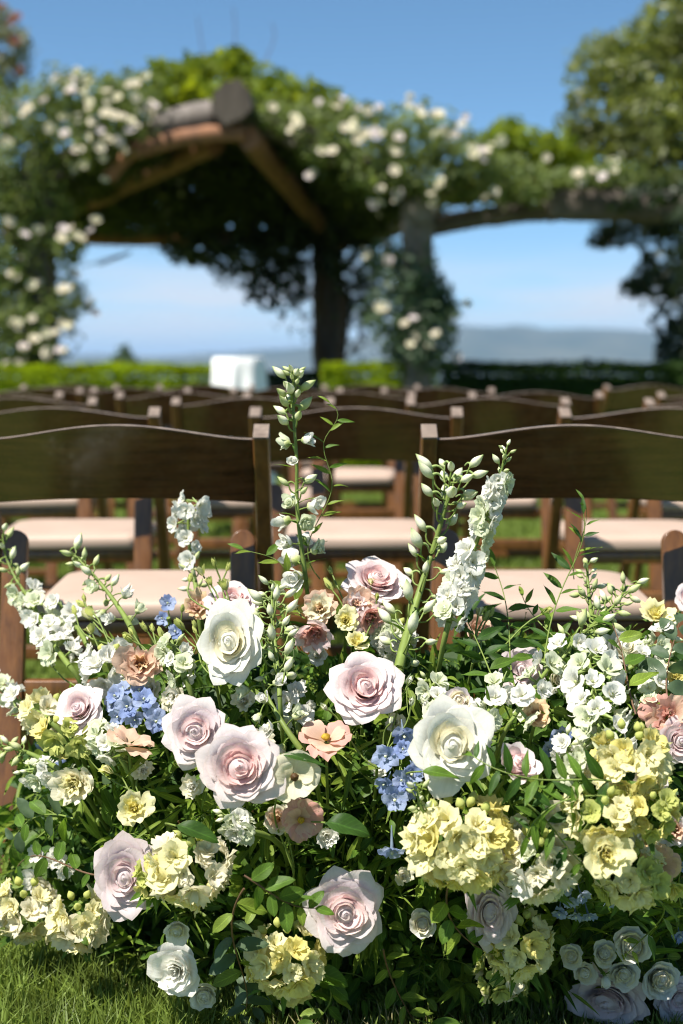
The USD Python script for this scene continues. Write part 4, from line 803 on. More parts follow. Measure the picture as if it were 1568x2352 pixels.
# ------------------------------------------------------------------ the floral arrangement: the flowers, one by one
WHT, BLU, PNK = ("petal_cream", "petal_white", "petal_white"), ("petal_pink", "petal_blush", "petal_blush"), ("petal_rose_heart", "petal_pink", "petal_blush", "petal_blush")
MAU = ("petal_mauve_deep", "petal_mauve", "petal_mauve"); MAL = ("petal_pink", "petal_mauve", "petal_blush")
def rose(label, px, py, d, axis, mats, dY=0., n=40, P=ROSE, **k): return bloom("garden_rose", label, "rose", px, py, d, axis, n, P, mats, dY, nu=9, nv=9, **k)
rose("big open white rose standing tall between the blush rose top and the pale bud spray", 528, 1475, 176, (-.12, .34, .93), WHT, -.06, 30, ROSE, sq=(.90, 1.14))
rose("largest white rose, wide open, under the small cream rose and right above the yellow stock", 1038, 1712, 200, (-.05, .30, .95), WHT, -.06, 30, sq=(.95, 1.05))
rose("large blush pink rose touching the single cream flower with a dark eye", 550, 1762, 190, (.08, .30, .95), PNK, -.06, 44)
rose("mauve pink rose tucked behind the shoulder of the large blush rose", 452, 1680, 160, (-.12, .28, .95), MAL, -.03, 40)
rose("blush rose under two crossing green bud stalks in the middle of the flowers", 836, 1583, 172, (.10, .55, .8), PNK, -.02, 40)
rose("flat open pink rose lying on top above the peach lisianthus", 862, 1340, 150, (.20, .80, .55), PNK, .02, 38)
rose("pale pink rose peeking out behind the tall white rose", 532, 1388, 138, (.12, .88, .45), PNK, .06, 34)
rose("pale mauve rose facing sideways between the blue delphinium and the lime stock", 186, 1632, 126, (-.35, .55, .7), MAL, -.03, 38)
rose("dusty mauve rose in dappled shade beside the pale yellow stock head", 292, 2012, 178, (-.12, .22, .95), MAU, -.03, 44, sq=(.88, 1.1))
rose("pale pink rose with star shaped outer petals low in the middle of the greenery", 792, 2092, 196, (.02, .16, .98), MAL, -.05, 44)
rose("shaded mauve rose half hidden under the big yellow stock", 1122, 2092, 160, (.12, .10, .95), MAU, .01, 38, sq=(.78, 1.1))
rose("pink rose turned in profile below the largest white rose, petals spread upward", 1184, 1758, 136, (.35, .62, .55), ("petal_rose_heart", "petal_pink", "petal_blush"), .0, 18, ROSE_CUP)
rose("dusty mauve rose lying on the dark grass under the white spray roses", 1398, 2288, 190, (-.35, -.25, .9), MAU, .02, 42, sq=(1.05, .85))
rose("mauve rose hidden behind the pale green larkspur", 1198, 1540, 112, (-.1, .4, .9), MAU, .07, 34)
rose("white rose behind the leafy twig beside the yellow lisianthus", 1428, 1492, 128, (.25, .6, .75), WHT, .02, 24, ROSE_CUP)
rose("pale pink rose at the picture's edge under the salmon lisianthus", 1556, 1702, 110, (.2, .3, .9), MAL, .0, 36)
rose("pale pink rose low at the picture's edge beside the white spray roses", 1556, 2292, 110, (.1, .1, .95), MAL, .0, 36)
rose("tiny pink rose edge beside the rounded chair leg", 1578, 1372, 66, (.0, .5, .8), BLU, .08, 22)
def spray(label, px, py, d, axis=(0, .4, .9), mats=("petal_cream", "petal_white"), dY=0., n=18, P=BALL, **k): return bloom("spray_rose", label, "spray rose", px, py, d * 1.42, axis, n, P, mats, dY, **k)
spray("small cream pink spray rose perched behind the largest white rose", 1051, 1612, 74, (.1, .45, .9), ("petal_blush", "petal_cream", "petal_blush"), -.02, 22)
spray("single white spray rose seen from its side above the white cluster in the grass", 405, 2132, 70, (.1, -.2, .8), dY=-.06, n=14)
spray("wide white rose sagging onto the lit grass", 404, 2228, 112, (-.2, .2, .95), ("petal_white",), -.07, 20, P=dict(BALL, heart=0, mid=(2, 22, 52), tip=(10, 60, 98), wide=(1.5, 1.1, .95), ruffle=(.03, .05, .07)), sq=(1, .9))
spray("white rose hanging into the grass beside the small lime bud", 468, 2282, 78, (.1, -.1, .95), ("petal_white",), -.06, 14)
spray("dim cream spray rose beside the little fern tuft", 970, 2122, 74, (-.1, .3, .95), dY=.02, n=20)
for label, px, py, d, ax in (("upper cream spray rose at the tip of its shaded cluster", 1312, 2196, 64, (-.2, .3, .9)), ("ruffled spray rose between two rounder ones in the shaded cluster", 1386, 2190, 64, (.1, .5, .85)),
                             ("round cream spray rose just above the mauve rose on the grass", 1342, 2232, 62, (-.1, .1, 1)), ("open white spray rose topmost of the shaded pair by the edge", 1452, 2172, 100, (-.15, .3, .9)),
                             ("white spray rose squeezed between the open one and the round one", 1434, 2236, 82, (-.2, .05, .95)), ("round closed white spray rose with long sepals beside the edge", 1514, 2246, 98, (.1, .15, .95))):
    spray(label, px, py, d, ax, ("petal_cream", "petal_white"), .0, 22, BALL, lift=.4)
spray("closed white spray rose bud over the mauve rose on the grass", 1390, 2250, 40, (0, -.6, .5), ("petal_white",), -.03, 9, dict(BALL, mid=(-7, -3, 4), tip=(-14, -12, -6), len=(.9, 1., 1.05)))
for label, px, py, d, ax in (("upper small white blossom on the dark twig in the shaded corner", 88, 1962, 48, (-.3, .3, .8)), ("middle small white blossom on the dark twig in the shaded corner", 126, 1970, 52, (.2, .2, .9)),
                             ("small white blossom half behind a leaf on the dark twig", 150, 1996, 46, (.1, -.2, .9)), ("lowest small white blossom above the pale stock at the grass", 78, 2026, 56, (-.2, -.1, .9))):
    spray(label, px, py, d, ax, ("petal_white",), .02, 9, LISI)

def lisi(label, px, py, d, axis=(0, .5, .85), mats=("petal_peach",), dY=-.01, n=14, P=LISI, **k): return bloom("lisianthus", label, "lisianthus", px, py, d * 1.18, axis, n, P, mats, dY, nu=9, nv=8, sepals=4, **k)
APR, SAL, YEL, LIM = ("petal_apricot", "petal_peach", "petal_cream"), ("petal_salmon", "petal_salmon", "petal_pink"), ("petal_yellow", "petal_pale_yellow"), ("petal_lime", "petal_yellow", "petal_lime")
lisi("cream peach lisianthus rosette above the salmon one", 735, 1398, 92, (-.1, .35, .9), ("petal_apricot", "petal_cream", "petal_cream", "petal_peach"), -.02, 20)
lisi("pale peach lisianthus tucked under the flat pink rose", 818, 1385, 86, (.1, .3, .9), ("petal_peach", "petal_blush", "petal_peach"), .0, 16)
lisi("salmon pink lisianthus drooping beside the bud spray", 722, 1452, 96, (-.1, -.35, .85), SAL, .0)
lisi("salmon lisianthus half hidden behind the little yellow one", 852, 1418, 88, (.25, -.1, .9), SAL, .015)
lisi("greenish yellow lisianthus in the peach cluster", 794, 1424, 62, (0, .35, .9), YEL, -.03)
lisi("small fringed yellow lisianthus lowest of the peach cluster", 820, 1473, 62, (.1, .75, .5), YEL, -.03, 12)
lisi("peach lisianthus between the white larkspur and the blue delphinium", 322, 1525, 118, (.15, .35, .85), ("petal_apricot", "petal_peach", "petal_peach"), -.02, 16)
lisi("limp peach petalled lisianthus seen edge on under the blue delphinium", 300, 1693, 104, (.25, .75, .1), ("petal_peach",), -.03, 7, OPEN)
lisi("thin peach lisianthus seen from its side in the middle of fine foliage", 748, 1687, 112, (0, .85, .35), ("petal_peach", "petal_salmon"), -.02, 9, OPEN, centre="centre_gold")
lisi("peach lisianthus with a dark gold eye under the single cream flower", 692, 1884, 90, (.2, .1, .95), ("petal_peach", "petal_salmon"), -.03, 9, OPEN, centre="centre_gold")
lisi("cream peach lisianthus beside the gold eyed one", 640, 1880, 80, (-.2, .2, .95), APR, .0, 14)
bloom("cream_anemone", "single cream flower with a dark brown eye beside the large blush rose", "flower", 676, 1784, 126, (.1, .18, .97), 7, dict(OPEN, ruffle=(.03, .04, .06), base=(66, 70, 74), mid=(64, 68, 74), tip=(70, 84, 98), wide=(.95, .9, .85)), ("petal_cream", "petal_cream"), -.06, nu=10, nv=9, centre="centre_brown", lift=.2)
lisi("pale creamy yellow lisianthus hanging over the dark gap beside the chair leg", 172, 1800, 108, (-.25, .1, .9), ("petal_pale_yellow", "petal_cream"), -.03, 20)
lisi("small yellow lisianthus with curled outer petals above the dusty mauve rose", 308, 1856, 92, (.05, .4, .85), ("petal_yellow", "petal_pale_yellow"), -.05, 14)
lisi("apricot lisianthus beside the cascade of white delphinium", 1231, 1640, 80, (-.1, .5, .8), ("petal_apricot",), -.02, 12)
lisi("large salmon lisianthus at the picture's edge above the yellow stock", 1535, 1645, 120, (-.1, .3, .9), ("petal_salmon", "petal_peach", "petal_salmon"), -.02, 18, CARN)
lisi("pale peach lisianthus between the yellow stock heads", 1492, 1800, 84, (-.1, .3, .9), ("petal_peach", "petal_blush"), -.02, 14)
lisi("bright yellow lisianthus beside the white rose at the upper edge", 1506, 1412, 92, (-.1, .7, .6), YEL, .0, 12)
lisi("deep yellow lisianthus at the edge below the leafy twig", 1550, 1555, 84, (-.2, .3, .9), YEL, .0, 12)
lisi("ruffled apricot lisianthus with a dark throat low at the edge", 1514, 1985, 84, (-.15, .2, .95), ("petal_peach", "petal_apricot"), -.02, 12, OPEN, centre="centre_gold")
lisi("big pale yellow lisianthus under the lime buds", 1392, 1962, 124, (0, .2, .95), ("petal_yellow", "petal_pale_yellow", "petal_pale_yellow"), -.11, 18)
lisi("cream lisianthus half in shade beside the big pale yellow one", 1490, 1925, 84, (.1, .3, .9), ("petal_pale_yellow", "petal_cream"), .0, 14)
lisi("pointed lime yellow lisianthus hanging at the edge over the dark", 1545, 2040, 82, (0, -.5, .8), ("petal_yellow", "petal_lime"), -.02, 10)
lisi("peach lisianthus peeking out under the largest white rose", 1008, 1806, 62, (0, .1, .95), APR, .02, 10)
lisi("white ruffled lisianthus in the shade under the broad dark leaf", 750, 1922, 62, (.1, .1, .95), ("petal_white",), .03, 12)
lisi("blush lisianthus behind the yellow stock at the edge", 1548, 1905, 90, (-.2, .2, .9), ("petal_peach", "petal_blush"), .02, 14)
lisi("soft peach lisianthus behind the ruscus leaves near the chair seat", 1098, 1440, 70, (0, .5, .8), ("petal_peach",), .06, 12)
lisi("blurred peach lisianthus beneath the lime bud spray by the pink rose", 452, 1395, 78, (-.1, .5, .8), ("petal_peach", "petal_apricot"), .07, 12)
lisi("white ruffled lisianthus behind the bud spray", 730, 1505, 60, (0, .4, .9), ("petal_white",), .05, 12)
lisi("white lisianthus between the fine foliage and the blue delphinium", 870, 1762, 56, (0, .3, .9), ("petal_white",), .05, 10)
lisi("white lisianthus half behind the ruscus over the yellow stock", 1275, 1880, 84, (.1, .3, .9), ("petal_white", "petal_cream"), .03, 14)
lisi("white lisianthus under the cascade of white delphinium", 1362, 1762, 76, (-.1, -.2, .9), ("petal_white",), .03, 12)

for lab, px, py, d in (("small white ruffled bloom deep in the dark greenery beside the large blush rose", 440, 1806, 62), ("white bloom scrap in the shade under the white round half open flowers", 600, 1700, 60),
                        ("white bloom deep between the blush rose and the leaning stalk", 905, 1660, 54), ("white bloom under the star shaped rose's side beside the fern tuft", 925, 2010, 50),
                        ("white bloom behind the limp peach lisianthus", 395, 1600, 64), ("white bloom deep under the peach lisianthus by the larkspur", 345, 1580, 60), ("white bloom behind the ruscus by the cascade of delphinium", 1280, 1560, 66),
                        ("cream bloom in the dark gap under the lime buds", 330, 1770, 58), ("white bloom half behind the thin peach lisianthus", 560, 1610, 66), ("cream bloom peeking out above the cream white stock", 1190, 1905, 70)):
    lisi(lab, px, py, d, (rg0.gauss(0, .3), .3, .9), ("petal_white", "petal_cream"), .03, 12)

# stock
YS, PS = ("petal_yellow", "petal_pale_yellow", "petal_pale_yellow"), ("petal_pale_yellow", "petal_cream")
stock("largest yellow stock head under the largest white rose", 1056, 1932, 108, 96, YS, dY=-.05, fr=25, seed=11)
stock("pale yellow stock head beside the dusty mauve rose", 436, 1990, 80, 72, PS, dY=-.05, fr=24, seed=12)
stock("yellow stock head low under the star shaped pink rose", 655, 2196, 74, 80, YS, dY=-.06, fr=22, seed=13)
stock("long yellow stock head hanging into the shade beside the mauve rose", 1190, 2165, 62, 70, YS, (.2, .5, .7), -.03, 23, 14)
stock("greenish tip of yellow stock above the dark grass", 1150, 2240, 46, 42, PS + ("petal_lime",), (-.2, -.5, .7), .02, 18, 15)
stock("pale stock head resting on the grass at the shaded corner", 62, 2090, 56, 62, PS, dY=-.03, fr=21, seed=16)
stock("second pale stock head on the grass under the mauve rose", 182, 2112, 54, 54, PS, dY=-.03, fr=20, seed=17)
stock("yellow stock spire between the white delphinium and the salmon lisianthus", 1450, 1752, 70, 80, YS, (0, .9, .4), -.05, 22, 18)
stock("pale yellow stock mass in front of the picture's edge", 1378, 1872, 68, 52, YS + ("petal_lime",), dY=-.08, fr=22, seed=19)
stock("lime yellow stock under the blush lisianthus by the edge", 1486, 1862, 56, 50, ("petal_lime", "petal_yellow"), dY=-.08, fr=19, seed=20)
stock("pale green stock head behind the big pale yellow lisianthus", 1446, 2006, 72, 62, ("petal_pale_yellow", "petal_lime"), dY=-.04, fr=21, seed=21)
stock("cream white stock head between the yellow stock and the blue bells", 1235, 1985, 68, 74, ("petal_cream", "petal_white_green", "petal_white"), dY=-.04, fr=23, seed=22)
stock("lime yellow stock spire reaching out beside the pale mauve rose", 160, 1690, 62, 34, ("petal_lime", "petal_yellow"), (-.8, .3, .5), -.03, 20, 23)
stock("pale yellow stock half hidden behind the pale mauve rose", 112, 1640, 44, 36, PS, dY=.03, fr=20, seed=24)
stock("white stock between the peach lisianthus and the larkspur spike", 248, 1535, 50, 48, ("petal_white",), (-.3, .8, .5), .02, 20, 25)
stock("small yellow stock tip drooping over the dusty mauve rose", 352, 2012, 30, 40, ("petal_yellow", "petal_lime"), dY=-.07, fr=15, seed=26)
stock("white stock in the gap under the leaning bud stalk", 905, 1470, 36, 40, ("petal_white", "petal_white_green"), dY=.05, fr=16, seed=27)

# white spires
spike("white_larkspur", "tallest white flower spire rising before the gap between the two nearest chairs", "flower spire", [(675, 862, .02), (674, 950, .015), (681, 1060, .01), (682, 1150, .01), (690, 1240, 0), (702, 1330, 0)],
      [(.0, .05, "bud", 10, 22, 12), (.06, .15, "bud", 10, 32, 22), (.17, .30, "bud", 7, 36, 22), (.30, .45, "bell", 3, 48, 22), (.55, .66, "bud", 4, 34, 22), (.62, .99, "bell", 9, 58, 32)], seed=31, stem=(.0016, .0034), leafy=8, mats=("petal_white", "petal_white", "petal_white_green"))
spike("white_delphinium", "thick leaning green stalk crowned with long pale buds before the nearest chair post", "flower spire", [(1034, 1108, .02), (1018, 1180, .015), (985, 1290, .01), (948, 1410, 0), (916, 1535, 0)],
      [(.0, .20, "bud", 16, 42, 58), (.25, .75, "bud", 14, 40, 44), (.70, .98, "bud", 9, 42, 50)], seed=32, stem=(.0022, .0072), budmat="bud_white", leafy=3)
spike("white_larkspur", "dense white larkspur with green buds at its tip beside the leaning bud stalk", "flower spire", [(1162, 1032, -.05), (1140, 1120, -.05), (1102, 1225, -.05), (1062, 1330, -.05), (1030, 1430, -.03)],
      [(.0, .16, "bud", 9, 24, 12), (.16, .50, "floret", 20, 38, 14), (.55, 1., "floret", 22, 42, 22)], seed=33, mats=("petal_white", "petal_white", "petal_white_green"))
spike("white_larkspur", "white larkspur bending out over the chair leg from a tip of green buds", "flower spire", [(6, 1228, .0), (22, 1300, 0), (62, 1368, 0), (108, 1450, 0), (160, 1530, 0)],
      [(.0, .30, "bud", 12, 28, 17), (.30, .95, "floret", 24, 42, 22)], seed=34, mats=("petal_white", "petal_white", "petal_white_green"))
spike("white_larkspur", "greenish white larkspur with round half closed flowers behind the yellow buds", "flower spire", [(168, 1272, .02), (205, 1310, .02), (255, 1370, .02), (300, 1440, .02)],
      [(.0, .22, "bud", 7, 30, 16), (.22, .6, "bud", 8, 32, 20), (.45, 1., "bell", 7, 46, 30)], seed=35, mats=("petal_white_green", "petal_white"))
spike("white_larkspur", "blurred white larkspur behind the others before the nearest chair's seat", "flower spire", [(438, 1150, .16), (432, 1210, .16), (440, 1290, .14), (452, 1380, .10)],
      [(.0, .25, "floret", 9, 42, 28), (.25, .6, "floret", 5, 36, 18), (.5, .95, "bud", 12, 24, 16)], seed=36)
spike("white_larkspur", "pale bud spray standing in front of the salmon lisianthus", "flower spire", [(625, 1352, -.02), (626, 1420, -.02), (634, 1500, -.02), (642, 1600, -.02)],
      [(.0, .18, "bud", 7, 34, 18), (.18, .55, "bud", 15, 40, 42), (.55, .95, "bud", 12, 40, 40)], seed=37, budmat="bud_white", stem=(.0016, .0034))
spike("white_delphinium", "cascade of cup shaped white delphinium flowers above the yellow stock spire", "flower spire", [(1350, 1500, -.01), (1362, 1570, -.02), (1372, 1640, -.02), (1378, 1730, -.01)],
      [(.05, 1., "cup", 32, 62, 44)], seed=38, mats=("petal_white", "petal_white", "petal_white_green"), stem=(.002, .003))
spike("white_larkspur", "slanting pale green larkspur with swelling buds across the white rose", "flower spire", [(1440, 1345, .02), (1390, 1410, .0), (1310, 1480, -.02), (1240, 1560, -.03), (1180, 1645, -.03)],
      [(.0, .25, "bud", 12, 30, 24), (.2, .55, "bud", 14, 38, 30), (.5, 1., "floret", 12, 44, 26)], seed=39, mats=("petal_white_green", "petal_white"), leafy=5, stem=(.0018, .003))
spike("white_larkspur", "white larkspur poking out low over the brown chair leg", "flower spire", [(-30, 1540, .03), (10, 1590, .03), (60, 1620, .02), (120, 1660, .02)], [(.1, .6, "floret", 11, 38, 18)], seed=40, mats=("petal_white", "petal_white_green"))
spike("white_larkspur", "short green bud tip reaching past the chair leg below the lime stock", "flower spire", [(-6, 1712, .0), (30, 1718, 0), (80, 1735, 0), (140, 1770, 0)], [(.0, .55, "bud", 12, 28, 16)], seed=41)
spike("white_larkspur", "greenish white larkspur leaning over the side of the largest white rose", "flower spire", [(1152, 1560, -.02), (1128, 1620, -.02), (1090, 1700, -.03), (1062, 1760, -.01)], [(.0, .8, "floret", 11, 40, 20)], seed=42, mats=("petal_white_green", "petal_white"), leafy=6)
spike("white_delphinium", "round white half open flowers and buds in front of the blush rose", "flower spire", [(600, 1560, .0), (620, 1610, -.01), (655, 1670, -.01), (690, 1720, .0)], [(.0, .9, "bell", 9, 46, 36)], seed=43, mats=("petal_white_green", "petal_white"))
spike("white_larkspur", "upright green bud spire behind the white rose near the edge", "flower spire", [(1348, 1292, .04), (1350, 1340, .03), (1356, 1400, .02), (1362, 1470, .02)], [(.0, .3, "bud", 9, 20, 12), (.3, .95, "bud", 12, 32, 26)], seed=44)
spike("white_larkspur", "white larkspur hidden low behind the fine foliage", "flower spire", [(660, 1570, .05), (672, 1620, .05), (690, 1690, .05)], [(.0, .9, "floret", 9, 40, 24)], seed=45)
spike("white_larkspur", "little green bud tip hanging over the yellow stock", "flower spire", [(958, 1810, -.08), (966, 1850, -.08), (990, 1890, -.07), (1040, 1905, -.06)], [(.0, .9, "bud", 14, 26, 16)], seed=46)
spike("white_larkspur", "white larkspur behind the yellow bud spray near the chair seat", "flower spire", [(130, 1380, .05), (170, 1430, .05), (200, 1480, .05)], [(.0, .9, "floret", 8, 36, 22)], seed=47)

spike("white_larkspur", "little white larkspur florets showing between the peach lisianthus and the tall white rose", "flower spire", [(395, 1470, 0.0), (405, 1510, 0.0), (425, 1560, 0.0)], [(.0, .25, "bud", 4, 24, 14), (.15, .95, "floret", 11, 40, 22)], seed=200, mats=("petal_white", "petal_white_green"))
spike("white_larkspur", "white larkspur tip in the leaves beside the cascade of delphinium", "flower spire", [(1490, 1500, 0.0), (1500, 1560, 0.0), (1480, 1640, 0.0)], [(.0, .25, "bud", 4, 24, 14), (.15, .95, "floret", 11, 40, 22)], seed=201, mats=("petal_white", "petal_white_green"))
spike("white_larkspur", "short white larkspur under the bright yellow lisianthus", "flower spire", [(1540, 1450, 0.0), (1500, 1490, 0.0), (1450, 1530, 0.0)], [(.0, .25, "bud", 4, 24, 14), (.15, .95, "floret", 11, 40, 22)], seed=202, mats=("petal_white", "petal_white_green"))
spike("white_larkspur", "white larkspur in the gap beside the blue delphinium spray", "flower spire", [(985, 1560, 0.0), (1000, 1610, 0.0), (1015, 1650, 0.0)], [(.0, .25, "bud", 4, 24, 14), (.15, .95, "floret", 11, 40, 22)], seed=203, mats=("petal_white", "petal_white_green"))
spike("white_larkspur", "low white larkspur in the dark leaves under the single cream flower", "flower spire", [(520, 1870, 0.0), (545, 1895, 0.0), (580, 1910, 0.0)], [(.0, .25, "bud", 4, 24, 14), (.15, .95, "floret", 11, 40, 22)], seed=204, mats=("petal_white", "petal_white_green"))
spike("white_larkspur", "pale green larkspur buds reaching over the pale creamy lisianthus", "flower spire", [(60, 1770, 0.0), (100, 1775, 0.0), (150, 1770, 0.0)], [(.0, .25, "bud", 4, 24, 14), (.15, .95, "floret", 11, 40, 22)], seed=205, mats=("petal_white", "petal_white_green"))
spike("white_larkspur", "white larkspur florets behind the lime buds beside the pale lisianthus", "flower spire", [(215, 1690, 0.0), (245, 1700, 0.0), (270, 1730, 0.0)], [(.0, .25, "bud", 4, 24, 14), (.15, .95, "floret", 11, 40, 22)], seed=206, mats=("petal_white", "petal_white_green"))
spike("white_larkspur", "white larkspur piece beneath the wide ruscus leaves", "flower spire", [(1300, 1700, 0.0), (1310, 1750, 0.0), (1320, 1800, 0.0)], [(.0, .25, "bud", 4, 24, 14), (.15, .95, "floret", 11, 40, 22)], seed=207, mats=("petal_white", "petal_white_green"))

# blue delphinium
delphinium("blue delphinium cluster between two mauve roses", [(264, 1598, 52, (-.3, .5, .8), 0), (292, 1622, 56, (-.1, .2, .9), -.02), (330, 1606, 56, (.2, .6, .6), -.02), (358, 1656, 58, (.2, .2, .95), -.02), (310, 1652, 44, (0, -.2, .9), .0), (282, 1580, 44, (0, .7, .6), .01), (318, 1585, 46, (.2, .8, .4), .0), (345, 1630, 46, (.3, .4, .8), .0), (270, 1645, 44, (-.3, -.1, .9), .0), (255, 1618, 40, (-.5, .2, .8), .01)], 51)
delphinium("blue delphinium spray beside the largest white rose", [(928, 1690, 58, (.1, -.3, .8), -.02), (886, 1736, 64, (-.3, .1, .9), -.03), (944, 1778, 58, (.3, .2, .85), -.03), (906, 1836, 70, (0, .05, 1), -.04), (922, 1792, 50, (-.1, .3, .9), -.02), (958, 1762, 48, (.4, .1, .8), -.02), (925, 1720, 46, (0, .5, .8), -.02), (882, 1800, 50, (-.4, -.2, .8), -.02), (938, 1815, 48, (.3, -.3, .8), -.02)], 52, buds=[(968, 1800, 16), (960, 1830, 18), (975, 1850, 20)])
delphinium("single blue delphinium flower hanging in the dark greenery", [(900, 1955, 66, (0, -.65, .6), .0)], 53)
delphinium("shaded cluster of blue delphinium bells under the white stock", [(1284, 2098, 44, (-.2, -.6, .7), .02), (1312, 2072, 42, (0, -.4, .8), .02), (1338, 2058, 42, (.2, -.2, .8), .02), (1352, 2104, 44, (.2, -.6, .7), .02), (1322, 2104, 44, (0, -.6, .7), .02), (1404, 2068, 46, (.3, -.5, .7), .02), (1298, 2046, 36, (0, -.2, .8), .03)], 54)
delphinium("blue delphinium barely showing behind the pink rose in profile", [(1286, 1690, 54, (0, .2, .9), .05), (1262, 1720, 44, (.2, 0, .9), .05)], 55)
delphinium("pale blue delphinium in the gap beside the chair leg", [(132, 1735, 46, (-.2, -.1, .9), .05), (95, 1705, 36, (-.2, .2, .9), .05)], 56)
delphinium("blurred blue delphinium behind the yellow buds before the seat", [(385, 1385, 42, (0, .4, .9), .09), (402, 1450, 40, (0, .3, .9), .08), (372, 1420, 36, (-.2, .4, .9), .09)], 57)
delphinium("violet blue delphinium scraps at the shaded edge", [(1562, 2150, 44, (0, -.2, .9), .03), (1566, 1990, 36, (0, 0, 1), .03)], 58)

# yellow green lisianthus buds
bud_spray("lime buds above the white larkspur near the peach lisianthus", [(185, 1385, 36, .1), (170, 1400, 30, .0), (200, 1408, 46, .4), (192, 1372, 26, 0)], 61)
bud_spray("closed lime bud spray before the seat, left of the white rose's stem", [(290, 1462, 40, .1), (330, 1436, 34, .2), (348, 1440, 30, .1), (368, 1452, 36, .1), (300, 1448, 24, 0)], 62)
bud_spray("two tall lime buds leaning on the pink rose", [(418, 1395, 24, 0), (410, 1430, 44, .1), (444, 1432, 26, .1), (446, 1446, 24, 0)], 63)
bud_spray("yellow bud spray standing free before the chair's post", [(458, 1305, 38, .3), (490, 1290, 32, .1), (515, 1338, 40, .3), (524, 1300, 26, .0), (436, 1325, 30, 0), (478, 1330, 34, .5)], 64)
bud_spray("lime buds over the flat pink rose", [(752, 1340, 44, .2), (758, 1308, 26, .0), (852, 1332, 28, .3), (832, 1362, 34, .2), (866, 1368, 24, .0), (864, 1388, 28, .4)], 65, foot=(838, 1470))
bud_spray("two round green striped buds crossing the middle blush rose", [(858, 1544, 36, .1), (808, 1558, 34, .0)], 66, mats=("bud_green",), foot=(806, 1650))
bud_spray("lime buds beside the pale creamy lisianthus", [(244, 1762, 44, .4), (284, 1740, 36, .1), (196, 1735, 26, .1)], 67, foot=(330, 1830))
bud_spray("lime buds low over the gold eyed peach lisianthus", [(660, 1908, 34, .2), (634, 1830, 26, .1), (655, 1822, 22, .0)], 68)
bud_spray("lime green buds in a bunch at the edge above the salmon lisianthus", [(1478, 1632, 44, .4), (1490, 1590, 28, .2), (1530, 1575, 34, .3), (1545, 1530, 28, .2), (1560, 1600, 30, .1)], 69)
bud_spray("lime green buds on top of the yellow stock by the edge", [(1420, 1822, 40, .4), (1528, 1790, 52, .4), (1512, 1832, 42, .2), (1545, 1822, 36, .1), (1560, 1850, 40, .2)], 70)
bud_spray("lone plump yellow bud among ruscus leaves above the blue bells", [(1352, 1944, 42, .1), (1292, 1922, 40, .4)], 71)
bud_spray("small lime bud in the grass beside the white rose", [(481, 2330, 40, .3)], 72, foot=(505, 2270))
bud_spray("green buds on stiff stalks beside the middle blush rose", [(942, 1560, 34, .1), (946, 1608, 30, .0), (900, 1652, 26, .1), (745, 1622, 30, .0)], 73, mats=("bud_white",))
bud_spray("blurred lime bud bunch behind the ruscus near the seat", [(1100, 1398, 36, .3), (1116, 1412, 32, .2), (1258, 1402, 40, .2), (1130, 1405, 28, 0)], 74)
bud_spray("white buds behind the dark leaves near the chair's seat", [(470, 1452, 30, .2), (205, 1440, 34, .3), (112, 1520, 40, .4)], 75, mats=("petal_lime", "petal_pale_yellow"))

# leafy stems that stand out
def P3(path, dY=0.0): return [at(x, y, (Yf(x, max(y, 1350)) + dY)) for x, y in path]
sprig("ruscus_spray", "long ruscus stem rising highest over the seat with narrow dark leaves", P3([(1245, 1560), (1262, 1440), (1300, 1330), (1335, 1250), (1340, 1180)], .0), 17, .040, .0115, ("leaf_mid", "leaf_dark"), 81, spread=.85, curl=.5)
sprig("ruscus_spray", "ruscus stem with dark pointed leaves beside the white larkspur", P3([(1190, 1600), (1170, 1480), (1160, 1380), (1135, 1300)], .02), 13, .042, .0135, ("leaf_dark", "leaf_mid"), 82)
sprig("ruscus_spray", "ruscus stem fanning over the green in front of the larkspur", P3([(1150, 1610), (1120, 1530), (1080, 1440), (1060, 1400)], -.01), 11, .046, .016, ("leaf_dark", "leaf_mid"), 83)
sprig("ruscus_spray", "ruscus stem arching sideways under the pink rose in profile", P3([(1430, 1800), (1340, 1790), (1240, 1790), (1150, 1770), (1085, 1735)], -.07), 16, .042, .0135, ("leaf_dark", "leaf_mid"), 84, spread=1.0)
sprig("ruscus_spray", "ruscus stem drooping between the yellow stocks", P3([(1400, 1830), (1330, 1830), (1270, 1850), (1210, 1920)], -.08), 12, .042, .0125, ("leaf_dark", "leaf_mid"), 85, spread=1.0)
sprig("ruscus_spray", "ruscus stem crossing before the cream white stock", P3([(1200, 1840), (1240, 1870), (1290, 1930), (1345, 1990)], -.07), 8, .046, .014, ("leaf_dark", "leaf_mid"), 86)
sprig("ruscus_spray", "ruscus stem with bright leaves near the seat's edge", P3([(1330, 1560), (1290, 1480), (1230, 1420), (1200, 1370)], .03), 12, .040, .012, ("leaf_mid", "leaf_light"), 87)
sprig("jasmine_spray", "thin willowy vine climbing beside the tallest spire", P3([(735, 1330), (728, 1200), (762, 1100), (745, 1010), (775, 960), (758, 925)], .02), 19, .032, .0075, ("leaf_mid", "leaf_light"), 88, stem_r=.0009, curl=.7)
sprig("jasmine_spray", "thin vine with paired bright leaves crossing the chair's post", P3([(700, 1420), (668, 1340), (640, 1290), (590, 1270), (560, 1262)], .0), 7, .036, .013, ("leaf_light", "leaf_mid"), 89, stem_r=.0010)
sprig("jasmine_spray", "wispy tendril rising over the seat beside the ruscus", P3([(1318, 1330), (1330, 1250), (1345, 1200), (1342, 1150)], .01), 5, .032, .008, ("leaf_light", "leaf_mid"), 90, stem_r=.0008)
